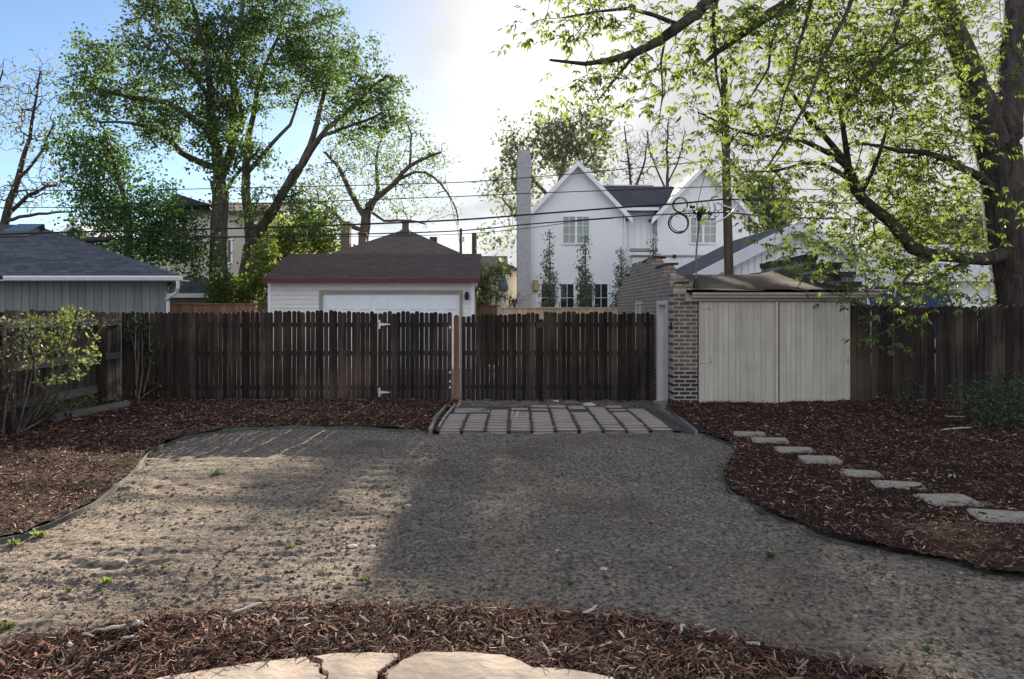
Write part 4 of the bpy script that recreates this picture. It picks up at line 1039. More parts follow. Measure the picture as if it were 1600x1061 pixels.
lw = thing('house', 'distant house with white trimmed gable above the left garage roof', 'house', (-25, 48, 0))
m = MB().prism([(XP(90, 48), 48, -0.1), (XP(152, 48), 48, -0.1), (XP(152, 48), 48, ZP(372, 48)), (XP(113, 48), 48, ZP(348, 48)), (XP(90, 48), 48, ZP(366, 48))], (0, 8, 0)); m.build('wall', M['bluegreyroof'], lw)
m = MB()
for a, b in (((86, 370), (113, 346)), ((113, 346), (158, 376))):
    p, q = W(*a, 47.7), W(*b, 47.7); slab(m, p, q, q + Vector((0, 8, 0)), p + Vector((0, 8, 0)), 0.25)
m.build('roof', M['gutter'], lw)
rw = thing('house', 'pale single storey building with light roof behind the right fence', 'house', (16, 22, 0))
MB().box(XP(1478, 22), 24, 22, 28, -0.1, ZP(434, 22)).build('wall', M['white'], rw)
m = MB(); slab(m, (XP(1462, 22), 21.5, ZP(436, 22)), (24.5, 21.5, ZP(436, 22)), (24.5, 26, 4.3), (XP(1462, 22), 26, 4.3), 0.12); m.build('roof', M['flashing'], rw)
MB().box(XP(1462, 22), 24.5, 21.44, 21.498, ZP(440, 22), ZP(435, 22)).build('fascia', M['white'], rw)
MB().box(XP(1545, 22), XP(1575, 22), 21.97, 21.999, 0, ZP(446, 22)).build('door', M['gutter'], rw)

# lean-to shelter with blue tarp behind the right fence
tp = thing('shelter', 'lean-to shelter with blue tarp and pale roof panels behind the right fence', 'shelter', (9.6, 16.5, 0))
tx0, tx1 = XP(1355, 16.5), XP(1478, 16.5); n = 24
xs = np.linspace(tx0, tx1, n); zs = np.linspace(0, 1, 8); X, S_ = np.meshgrid(xs, zs)
Y = 16.5 - 0.35 * (1 - S_) + 0.06 * fbm(X * 2, S_ * 3, 3, 91); Z = 1.2 + S_ * (ZP(447, 16.5) - 1.2); X = X + 0.25 * (1 - S_) * (X > tx1 - 0.6)
i = np.arange(n - 1)[None, :] + n * np.arange(7)[:, None]
link_mesh('tarp', np_mesh('tarp', np.stack([X, Y, Z], -1).reshape(-1, 3), np.stack([i, i + 1, i + n + 1, i + n], -1).reshape(-1, 4)), M['tarp'], tp)
m = MB(); x = tx0 - 0.1
while x < tx1 - 0.2:
    slab(m, (x, 16.45, 2.44), (x + 0.26, 16.45, 2.44), (x + 0.26, 18.6, 2.86), (x, 18.6, 2.86), 0.02); x += 0.33
m.build('roof_panel', M['panel'], tp)
m = MB()
for x in (tx0, (tx0 + tx1) / 2, tx1): m.tube([(x, 16.56, -0.1), (x, 16.56, 2.4)], 0.03, 6); m.tube([(x, 16.56, 2.40), (x, 18.6, 2.82)], 0.03, 6); m.tube([(x, 18.6, -0.1), (x, 18.6, 2.8)], 0.03, 6)
m.tube([(tx0, 16.5, 2.41), (tx1, 16.5, 2.41)], 0.03, 6).tube([(tx1, 16.5, 2.41), (tx1 + 0.5, 16.4, 1.7), (tx1 + 0.55, 16.4, -0.1)], 0.03, 6)
m.build('frame', M['galv'], tp)

# background fences across the alley
def plain_fence(label, x0, x1, y, ztop, mat, pitch, seed, group=None):
    t = thing('board_fence', label, 'fence', ((x0 + x1) / 2, y, 0))
    picket_row(t, x0, x1, y, ztop, M[mat], pitch=pitch, w=pitch - 0.006, seed=seed, roundtop=False, topvar=0.004, gapvar=0.002, part='board_panel')
    MB().box(x0, x1, y - 0.04, y - 0.002, ztop - 0.02, ztop + 0.02).build('cap_rail', M[mat], t)
    return t
plain_fence('brown board fence in front of the maple trunks across the alley', XP(258, 24), XP(404, 24), 24.0, ZP(475, 24), 'redcedar', 0.14, 21)
o = plain_fence('short brown fence panel running back beside the white garage', 0, 2.6, 0, ZP(473, 24), 'redcedar', 0.14, 22)
o.rotation_euler.z = R(62); OFFV = (XP(403, 24), 24.0, 0); o.location = Vector(OFFV) + Matrix.Rotation(R(62), 3, 'Z') @ Vector((1.3, 0, 0))
plain_fence('dark red brown fence panel right of the white garage', XP(744, 23.5), XP(782, 23.5), 23.5, ZP(478, 23.5), 'darkred', 0.14, 23)
plain_fence('pale new cedar fence in front of the white house', XP(782, 22.6), XP(985, 22.6), 22.6, ZP(481, 22.6), 'palecedar', 0.14, 24)
m = MB(); a, b, d = XP(742, 26), XP(765, 26), 26
m.prism([(a, d, 0), (b, d, 0), (b, d, ZP(475, d)), ((a + b) / 2 + 0.1, d, ZP(464, d)), (a, d, ZP(466, d))], (0, 1.5, 0))
o = m.build('playhouse', M['darkred'], origin=((a + b) / 2, d, 0)); tag(o, 'small dark red playhouse gable peeking over the red brown fence', 'playhouse')
um = thing('patio_umbrella', 'closed blue grey patio umbrella left of the white chimney', 'umbrella', (XP(786, 27), 27, 0))
x = XP(786, 27)
MB().tube([(x, 27, 0), (x, 27, ZP(432, 27))], 0.03, 8).build('pole', M['white'], um)
MB().tube([(x, 27, ZP(433, 27)), (x, 27, ZP(437, 27)), (x, 27, ZP(448, 27)), (x, 27, ZP(454, 27)), (x, 27, ZP(456, 27))], [0.04, 0.13, 0.21, 0.2, 0.05], 12).build('canopy', pm('blue_grey_canvas', (0.10, 0.13, 0.16), (0.14, 0.17, 0.2), 5), um)

# ------------------------------------------------------------------ trees and shrubs
def grow(limbs, blobs, n, seed, spacing=0.45, twig_r=0.006, wob=0.08, sag=0.0, expo=0.5, maxlink=3.0, clump=0, csig=0.35):
    """limbs: traced polylines (px, py, distance, radius in photo px); blobs: crown volumes that twigs grow into"""
    r = np.random.default_rng(seed)
    Pn, par, Rn = [], [], []
    strands = []
    for li, lb in enumerate(limbs):
        p3 = [W(a, b, d) for a, b, d, _ in lb]; rr_ = [q * d / F for _, _, d, q in lb]
        arr = curve([(*p, q) for p, q in zip(p3, rr_)], 8)
        pts = [np.array(arr[0])]
        for a in arr[1:]:
            if np.linalg.norm(a[:3] - pts[-1][:3]) > spacing: pts.append(a)
        if li and Pn:
            dd = np.linalg.norm(np.array(Pn) - pts[0][:3], axis=1); pi = int(dd.argmin())
        else: pi = -1
        ids = [] if pi < 0 else [pi]
        for k, a in enumerate(pts):
            w = wob * min(1, k / 2) * r.normal(0, 1, 3) * min(1.0, 0.35 + 0.0 * k)
            Pn.append(a[:3] + w); par.append(ids[-1] if ids else -1); Rn.append(max(a[3], 0.004)); ids.append(len(Pn) - 1)
        strands.append(ids)
    nl = len(Pn)
    A = []
    vol = np.array([b[2] * b[3] * (b[5] if len(b) > 5 else 1.0) for b in blobs], float); cnt = np.maximum(1, (n * vol / vol.sum())).astype(int)
    for b, c in zip(blobs, cnt):
        cx, cy, rx, ry, d = b[:5]
        q = r.normal(0, 1, (c, 3)); q /= np.linalg.norm(q, axis=1)[:, None]; q *= r.random((c, 1)) ** (1 / 2.4)
        C = np.array(W(cx, cy, d)); sx, sz = rx * d / F, ry * d / F
        q = C + q * np.array([sx, 0.8 * min(sx, sz) + 0.3, sz])
        if clump:
            k = max(1, int(c / clump)); q = q[:k][r.integers(0, k, c)] + r.normal(0, csig, (c, 3))
        A.append(q)
    A = np.concatenate(A)
    buf = np.zeros((nl + len(A) * 4 + 10, 3)); buf[:nl] = np.array(Pn); m = nl
    dmin = np.array([np.min(np.sum((buf[:nl] - a) ** 2, 1)) for a in A])
    order = np.argsort(dmin)
    tips = []; tw = []
    for ai in order:
        a = A[ai]; d2 = np.sum((buf[:m] - a) ** 2, 1); pi = int(d2.argmin()); L_ = math.sqrt(d2[pi])
        if L_ < 0.12: continue
        p0 = buf[pi]; k = max(1, min(4, int(L_ / 0.5) + 1))
        midp = (p0 + a) / 2 + r.normal(0, 0.12, 3) * L_ + np.array([0, 0, 0.12 * L_ - sag * L_])
        ids = [pi]
        for s in range(1, k + 1):
            t = s / k; q = (1 - t) ** 2 * p0 + 2 * t * (1 - t) * midp + t * t * a
            buf[m] = q; par.append(ids[-1]); Rn.append(0); ids.append(m); m += 1
        tw.append(ids); tips.append((m - 1, a - p0))
    load = np.zeros(m)
    for t, _ in tips: load[t] += 1
    par = np.array(par)
    for q in range(m - 1, -1, -1):
        if par[q] >= 0: load[par[q]] += load[q]
    Rn = np.array(Rn, float)
    for q in range(nl, m): Rn[q] = min(twig_r * max(1, load[q]) ** expo, (Rn[par[q]] * 0.8 if par[q] >= 0 else 1))
    return dict(P=buf[:m], R=Rn, strands=strands, tw=tw, tips=tips, nl=nl)

def wood(name, g, mat, parent, nlimb=9, ntw=4, flare=0.0):
    m = MB()
    for li, ids in enumerate(g['strands']):
        rs = [g['R'][i] for i in ids]
        if li and len(rs) > 1: rs[0] = min(rs[0], rs[1] * 1.15)
        if flare and li == 0:
            for k in range(min(3, len(rs))): rs[k] *= 1 + flare * (1 - k / 3)
        m.tube([g['P'][i] for i in ids], rs, nlimb if max(rs) > 0.04 else 5)
    for ids in g['tw']:
        rs = [g['R'][i] for i in ids]; rs[0] = min(rs[0], rs[1])
        rs[-1] *= 0.6
        m.tube([g['P'][i] for i in ids], rs, ntw, cap=False)
    return m.build(name, M[mat], parent, smooth=True)

def leaves_at(C, D, per, spread, ln, wd, droop, r, flat=0.7, cup=0.25):
    n = len(C) * per
    c = np.repeat(C, per, 0) + r.normal(0, 1, (n, 3)) * np.array([spread, spread, spread * flat])
    d = np.repeat(D, per, 0); d = d / (np.linalg.norm(d, axis=1)[:, None] + 1e-9)
    d = d * 0.5 + r.normal(0, 0.75, (n, 3)); d[:, 2] -= droop
    d /= np.linalg.norm(d, axis=1)[:, None]
    nn = r.normal(0, 1, (n, 3)); nn[:, 2] += 0.6
    s = np.cross(d, nn); s /= np.linalg.norm(s, axis=1)[:, None] + 1e-9
    u = np.cross(s, d)
    L_ = (ln * r.uniform(0.6, 1.3, n))[:, None]; H = (wd * r.uniform(0.6, 1.3, n))[:, None] / 2
    V = np.stack([c, c + d * L_ * 0.42 + s * H + u * H * cup, c + d * L_, c + d * L_ * 0.42 - s * H + u * H * cup], 1).reshape(-1, 3)
    return V

def leafy(name, g, per, spread, ln, wd, droop, mat, parent, seed, frac=1.0, flat=0.7):
    r = np.random.default_rng(seed)
    t = [x for x in g['tips'] if r.random() < frac]
    C = np.array([g['P'][i] for i, _ in t]); D = np.array([d for _, d in t])
    V = leaves_at(C, D, per, spread, ln, wd, droop, r, flat)
    return link_mesh(name, np_mesh(name, V, np.arange(len(V)).reshape(-1, 4)), M[mat], parent)

def compound(name, g, per, spread, ln, wd, mat, parent, seed, leaflets=5, frac=1.0):
    """compound leaves: leaflets fanned along a short drooping stalk"""
    r = np.random.default_rng(seed)
    t = [x for x in g['tips'] if r.random() < frac]
    C = np.repeat(np.array([g['P'][i] for i, _ in t]), per, 0); D = np.repeat(np.array([d for _, d in t]), per, 0)
    n = len(C)
    C = C + r.normal(0, 1, (n, 3)) * np.array([spread, spread, spread * 0.6])
    D = D / (np.linalg.norm(D, axis=1)[:, None] + 1e-9) * 0.5 + r.normal(0, 0.8, (n, 3)); D[:, 2] = D[:, 2] * 0.5 - 0.25
    D /= np.linalg.norm(D, axis=1)[:, None]
    up = np.array([0, 0, 1.0]) + r.normal(0, 0.35, (n, 3)); S = np.cross(D, up); S /= np.linalg.norm(S, axis=1)[:, None] + 1e-9
    U = np.cross(S, D); VV = []
    lay = [(1.0, 0.0), (0.62, 0.75), (0.62, -0.75), (0.25, 1.0), (0.25, -1.0)][:leaflets]
    for pos, sd_ in lay:
        L_ = (ln * r.uniform(0.65, 1.25, n))[:, None]; H = (wd * r.uniform(0.7, 1.25, n))[:, None] / 2
        b = C + D * L_ * 1.1 * pos
        d = D * (1.0 - 0.35 * abs(sd_)) + S * sd_ + np.array([0, 0, -1.0]) * r.uniform(0.15, 0.7, (n, 1)); d /= np.linalg.norm(d, axis=1)[:, None]
        s = np.cross(d, U + r.normal(0, 0.3, (n, 3))); s /= np.linalg.norm(s, axis=1)[:, None] + 1e-9
        u = np.cross(s, d)
        VV.append(np.stack([b, b + d * L_ * 0.38 + s * H + u * H * 0.2, b + d * L_ - u * L_ * 0.1, b + d * L_ * 0.38 - s * H + u * H * 0.2], 1))
    V = np.concatenate(VV, 1).reshape(-1, 3)
    return link_mesh(name, np_mesh(name, V, np.arange(len(V)).reshape(-1, 4)), M[mat], parent)

def tree_root(name, label, px, d, group=None, cat='tree'):
    return thing(name, label, cat, (XP(px, d), d, 0), group)
def gy(d): return VY + EYE * F / d          # photo row of the ground at distance d

# big maple with the straight trunk
t = tree_root('maple_tree', 'tallest maple with straight grey trunk, left of the white garage', 345, 27, 'twin maples behind the alley')
A_ = [[(345, gy(27), 27, 19), (343, 475, 27, 15.5), (342, 400, 27, 13.5), (344, 320, 27, 13), (343, 270, 27, 11.5)],
      [(343, 275, 27, 9), (333, 200, 26.6, 7), (330, 150, 26.4, 6), (322, 90, 26, 4.5), (306, 30, 25.7, 3.2), (290, -50, 25.5, 2)],
      [(344, 280, 27, 9), (362, 230, 27.3, 7), (366, 150, 27.5, 5.5), (356, 95, 27.8, 4.5), (372, 45, 28, 3.2), (385, -40, 28, 2)],
      [(362, 215, 27.3, 5), (378, 190, 28, 5), (367, 120, 28.4, 3), (392, 60, 29, 2)],
      [(336, 215, 26.8, 6), (300, 183, 26, 5), (268, 163, 25.6, 4.2), (228, 154, 25.2, 3.6), (185, 148, 25, 2.8), (150, 140, 24.7, 2.2), (132, 118, 24.5, 1.5)],
      [(338, 262, 27, 6), (290, 245, 26, 4.8), (268, 222, 25.5, 4.2), (238, 200, 25, 3.2), (198, 192, 24.6, 2.4), (150, 190, 24.3, 1.6)],
      [(330, 160, 26.4, 3.5), (290, 100, 25.5, 2.8), (250, 60, 25, 2), (225, 20, 25, 1.4)],
      [(345, 310, 27, 3), (385, 250, 26, 2.6), (410, 235, 25.5, 1.8)]]
A_b = [(300, 55, 85, 70, 26), (235, 105, 80, 55, 25.3), (168, 125, 42, 45, 24.6), (150, 175, 40, 35, 24.4), (205, 205, 80, 40, 24.8), (330, 120, 60, 75, 26.5), (360, 60, 60, 70, 27.8),
       (345, 205, 45, 45, 26.3), (255, 20, 55, 45, 25), (290, 160, 60, 32, 26), (400, 20, 50, 50, 28), (355, 270, 40, 30, 26, 0.6), (390, 225, 35, 30, 26, 0.7), (300, -40, 110, 40, 26, 0.6)]
g = grow(A_, A_b, 1250, 31, twig_r=0.0085, clump=17, csig=0.42)
wood('trunk', g, 'bark', t, flare=0.25); leafy('crown', g, 23, 0.16, 0.14, 0.085, 0.25, 'leaf', t, 32)
# second maple, forked and leaning right
t = tree_root('maple_tree', 'forked maple leaning right over the white garage roof', 375, 28, 'twin maples behind the alley')
B_l = [[(372, gy(28), 28, 15), (378, 470, 28, 12.5), (386, 420, 28, 11.5), (392, 378, 28, 11)],
       [(391, 382, 28, 8), (388, 330, 28.2, 7.5), (384, 270, 28.4, 6.5), (392, 200, 28.6, 4.5), (408, 120, 29, 3.2), (440, 40, 29.3, 2.2), (450, -30, 29.5, 1.5)],
       [(393, 378, 28, 9), (418, 345, 27.5, 8), (440, 305, 27, 7), (462, 268, 26.6, 6), (488, 232, 26.2, 4.8), (520, 195, 25.8, 3.6), (560, 160, 25.4, 2.6), (600, 122, 25, 1.8), (640, 140, 24.8, 1.2)],
       [(440, 305, 27, 5.5), (474, 255, 27.6, 5.5), (492, 200, 28, 4.5), (506, 150, 28.4, 3.4), (518, 100, 28.6, 2.4), (520, 50, 28.8, 1.6)],
       [(505, 212, 26, 3), (550, 195, 25, 2.2), (605, 175, 24.6, 1.4)],
       [(386, 270, 28.4, 4), (420, 230, 28, 3.2), (455, 190, 28, 2.4), (470, 150, 28, 1.6)]]
B_b = [(440, 55, 75, 60, 29), (510, 85, 50, 50, 28.6), (560, 120, 50, 45, 25.6), (605, 155, 38, 34, 25), (560, 180, 45, 30, 25.4), (470, 120, 50, 45, 28.4), (420, 150, 40, 40, 28.4), (500, 30, 40, 35, 28.8),
       (440, 300, 50, 30, 27, 0.7), (480, 330, 45, 35, 27, 0.6), (410, 330, 35, 30, 27.4, 0.6), (425, 260, 40, 30, 27.6, 0.6), (520, 150, 30, 30, 27, 0.7), (450, -30, 80, 30, 29, 0.5), (635, 155, 20, 12, 24.8, 0.8)]
g = grow(B_l, B_b, 950, 41, twig_r=0.0085, clump=17, csig=0.42)
wood('trunk', g, 'bark', t, flare=0.25); leafy('crown', g, 23, 0.16, 0.14, 0.085, 0.25, 'leaf', t, 42)
# bushy tree in front of the beige house
t = tree_root('bushy_tree', 'dense dark green bushy tree behind the grey garage roof', 205, 25)
l_ = [[(205, gy(25), 25, 9), (203, 420, 25, 7), (200, 340, 25, 5), (180, 260, 25, 3), (160, 200, 25, 2)], [(203, 400, 25, 4), (240, 350, 25, 3), (280, 340, 24.6, 2)], [(201, 350, 25, 3), (160, 310, 25, 2), (130, 280, 25, 1.5)]]
g = grow(l_, [(155, 250, 50, 55, 25), (190, 310, 60, 50, 25), (230, 360, 60, 40, 24.8), (290, 390, 50, 35, 24.6, 0.9), (150, 330, 40, 30, 25, 0.8), (270, 345, 40, 35, 24.8, 0.8), (215, 410, 50, 25, 24.6, 0.7), (125, 200, 25, 30, 25, 0.5)], 820, 51, twig_r=0.006, clump=6, csig=0.35)
wood('trunk', g, 'bark', t); leafy('crown', g, 22, 0.2, 0.135, 0.085, 0.2, 'leafdark', t, 52)
# ivy and shrubs at the trunks
def shrub(name, label, px, d, blobs, n, per, spread, ln, wd, mat, seed, stems=5, wm='twig', cat='shrub', twr=0.004):
    t = tree_root(name, label, px, d, cat=cat)
    r = random.Random(seed); lm = []
    for k in range(stems):
        b = blobs[k % len(blobs)]
        lm.append([(px + r.uniform(-6, 6), gy(d) - 1, d + r.uniform(-.1, .1), 1.6), ((px + b[0]) / 2 + r.uniform(-6, 6), (gy(d) + b[1]) / 2, (d + b[4]) / 2, 1.2), (b[0] + r.uniform(-.3, .3) * b[2], b[1], b[4], 0.7)])
    g = grow(lm, blobs, n, seed, spacing=0.2, twig_r=twr, wob=0.03)
    wood('stem', g, wm, t, 5, 3)
    if per: leafy('foliage', g, per, spread, ln, wd, 0.1, mat, t, seed + 1)
    return t
shrub('shrub', 'leafy green shrub growing at the foot of the forked maple', 395, 26.5, [(380, 455, 30, 24, 26.5), (408, 440, 18, 45, 26.5), (345, 450, 20, 20, 26.4), (415, 400, 14, 40, 26.8)], 260, 18, 0.2, 0.15, 0.1, 'leafbright', 61)
shrub('shrub', 'pale green bushes behind the left end of the brown garage roof', 460, 42, [(450, 370, 40, 30, 42), (490, 360, 30, 32, 42), (430, 400, 30, 30, 42), (510, 385, 20, 20, 42)], 420, 14, 0.35, 0.26, 0.18, 'leafbright', 63)
shrub('shrub', 'yellow green sapling beside the brown garage roof', 762, 25, [(765, 435, 18, 12, 25), (785, 422, 14, 10, 25), (750, 455, 16, 10, 25), (770, 462, 20, 7, 25), (757, 420, 8, 10, 25, .5)], 150, 12, 0.12, 0.13, 0.08, 'leafyellow', 65)
shrub('shrub', 'bare tan bush behind the pale cedar fence', 800, 25, [(802, 468, 22, 16, 25)], 420, 0, 0, 0, 0, 'leafgrey', 67, stems=14, twr=0.006)
# middle old tree with crooked limbs
t = tree_root('old_tree', 'old crooked tree with sparse leaves behind the pyramid roof', 570, 45)
l_ = [[(568, gy(45), 45, 9), (568, 400, 45, 8), (570, 350, 45, 8), (575, 320, 45, 6)], [(570, 340, 45, 4.5), (548, 300, 45, 4), (530, 262, 45, 3), (505, 235, 45, 2)], [(574, 322, 45, 5), (612, 290, 44.5, 4), (632, 268, 44, 3.5), (655, 250, 44, 2.6), (690, 238, 43.6, 1.6)],
      [(640, 260, 44, 2), (642, 215, 44, 1.6), (632, 180, 44, 1)], [(618, 282, 44.4, 2.5), (660, 268, 43.6, 2), (690, 290, 43.4, 1.6), (712, 325, 43.4, 1.2), (716, 352, 43.4, .8)], [(568, 360, 45, 4), (540, 350, 45, 3), (515, 325, 45, 2.4), (492, 312, 45, 1.4)],
      [(578, 330, 45, 4), (590, 300, 46, 3.4), (588, 250, 46, 2.2), (600, 200, 46, 1.4)], [(600, 345, 44, 2), (640, 345, 43, 1.8), (672, 352, 42.6, 1.2)]]
bl = [(560, 235, 55, 40, 45), (632, 205, 40, 30, 44), (600, 265, 70, 40, 45), (520, 280, 30, 45, 45), (670, 255, 35, 35, 44), (585, 330, 60, 25, 45, .6), (660, 320, 50, 30, 43.4, .5), (530, 325, 30, 25, 45, .7)]
g = grow(l_, bl, 1000, 71, twig_r=0.017, expo=0.36, clump=5, csig=0.5)
wood('trunk', g, 'bark', t, ntw=3); leafy('crown', g, 9, 0.33, 0.17, 0.11, 0.2, 'leafelder', t, 72, frac=0.55)
# tree behind the white house
t = tree_root('leafy_tree', 'leafy tree rising behind the left gable and chimney of the white house', 870, 50)
l_ = [[(868, gy(50), 50, 7), (868, 400, 50, 6), (866, 330, 50, 5), (880, 260, 50, 3.5), (895, 200, 50, 2)], [(867, 320, 50, 3.5), (835, 280, 49.6, 2.6), (805, 230, 49.4, 1.6)], [(867, 370, 50, 3), (820, 350, 49.4, 2), (785, 310, 49, 1.3)], [(870, 300, 50, 3), (920, 250, 50, 2), (945, 205, 50, 1.2)]]
bl = [(800, 235, 26, 34, 49.4), (788, 300, 18, 34, 49, .8), (795, 370, 14, 22, 49, .7), (880, 225, 48, 42, 50), (930, 215, 30, 28, 50), (905, 180, 26, 24, 50, .7), (850, 215, 25, 25, 50, .7), (925, 265, 35, 25, 50, .7), (820, 280, 20, 30, 49.4, .7)]
g = grow(l_, bl, 600, 81, twig_r=0.011, clump=6, csig=0.6); wood('trunk', g, 'bark', t, ntw=3); leafy('crown', g, 9, 0.35, 0.34, 0.22, 0.1, 'leafgrey', t, 82)
# bare trees
def bare(label, px, d, limbs, blobs, n, seed, leaf=0, mat='leafgrey', wm='darkbark', tr=0.012):
    t = tree_root('bare_tree', label, px, d)
    g = grow(limbs, blobs, n, seed, twig_r=tr, expo=0.4)
    wood('trunk', g, wm, t, 6, 3)
    if leaf: leafy('buds', g, leaf, 0.3, 0.16, 0.1, 0, mat, t, seed + 1, frac=0.4)
d = 50
bare('bare twiggy tree behind the middle roof of the white house', 1042, d, [[(1040, gy(d), d, 3.5), (1042, 330, d, 3), (1043, 270, d, 2.2), (1043, 215, d, 1.4), (1046, 180, d, .8)], [(1042, 300, d, 1.6), (1020, 250, d, 1.2), (1010, 205, d, .8)], [(1042, 290, d, 1.6), (1062, 245, d, 1.1), (1070, 205, d, .7)]],
     [(1045, 225, 32, 45, d), (1010, 230, 24, 35, d, .8)], 420, 91, tr=0.026)
bare('slender bare tree beside the gable of the white house', 985, 51, [[(985, gy(51), 51, 3), (986, 330, 51, 2.4), (984, 270, 51, 1.7), (978, 220, 51, 1.1), (975, 190, 51, .7)], [(985, 310, 51, 2), (1005, 260, 51, 1.6), (1012, 215, 51, .9)]],
     [(985, 235, 24, 42, 51), (1000, 275, 40, 18, 51, .7)], 380, 93, tr=0.026)
bare('bare budding tree at the far left edge above the grey garage roof', 5, 32, [[(-5, gy(32), 32, 9), (0, 420, 32, 8), (12, 330, 32, 6), (30, 275, 32, 4.5), (45, 215, 32, 3), (55, 160, 31.6, 2), (65, 105, 31.4, 1)], [(12, 335, 32, 4), (55, 300, 31.4, 2.8), (95, 285, 31, 1.6)], [(28, 280, 32, 3), (65, 240, 32, 2.2), (85, 190, 32, 1.2)], [(2, 390, 32, 4), (-20, 300, 32, 3), (-15, 200, 32, 2), (5, 110, 32, 1)], [(8, 345, 32, 3), (60, 335, 31, 2.2), (115, 330, 30.5, 1.4)]],
     [(55, 170, 45, 70, 32), (15, 160, 30, 80, 32), (80, 250, 35, 55, 31.6), (40, 300, 60, 35, 31.6), (70, 110, 25, 35, 31.6, .6)], 900, 95, leaf=3, tr=0.016)
# distant trees that read as one mass
t_ = []
r = np.random.default_rng(77)
for k in range(60):
    a = r.uniform(-0.95, 1.0); y = r.uniform(95, 150); t_.append((a * y, y, r.uniform(2.0, 4.2), r.uniform(1.6, 3.2)))
C = np.concatenate([np.array([x, y, z]) + r.normal(0, 1, (70, 3)) * np.array([2.6, 1.6, h * .55]) for x, y, z, h in t_])
V = leaves_at(C, r.normal(0, 1, (len(C), 3)), 4, 0.6, 0.9, 0.7, 0, r)
tag(link_mesh('distant_trees', np_mesh('distant_trees', V, np.arange(len(V)).reshape(-1, 4)), M['leafgrey']), kind='stuff')
# columnar trees by the white house
for i, (px, top, lab) in enumerate([(858, 358, 'slim columnar tree nearest the chimney of the white house'), (914, 368, 'slim columnar tree between the ground floor windows of the white house'), (970, 386, 'columnar tree left of the stepped brick parapet'), (1020, 370, 'columnar tree peeking over the stepped brick parapet')]):
    d = 30.5; t = tree_root('columnar_tree', lab, px, d, 'columnar trees along the white house')
    hh = 488 - top
    bl = [(px, top + 0.22 * hh, 5, 0.16 * hh, d, .8), (px, top + 0.45 * hh, 9, 0.2 * hh, d), (px, top + 0.72 * hh, 13, 0.24 * hh, d), (px, top + 0.98 * hh, 15, 0.2 * hh, d), (px + 1, top + 4, 2, 12, d, .8)]
    g = grow([[(px, gy(d), d, 2), (px, top + hh, d, 1.7), (px + 1, top + .5 * hh, d, 1.1), (px, top, d, .5)]], bl, 210, 101 + i, spacing=0.25, twig_r=0.005, wob=0.02)
    wood('trunk', g, 'twig', t, 5, 3); leafy('crown', g, 13, 0.10, 0.11, 0.07, 0, 'leafgrey', t, 111 + i)
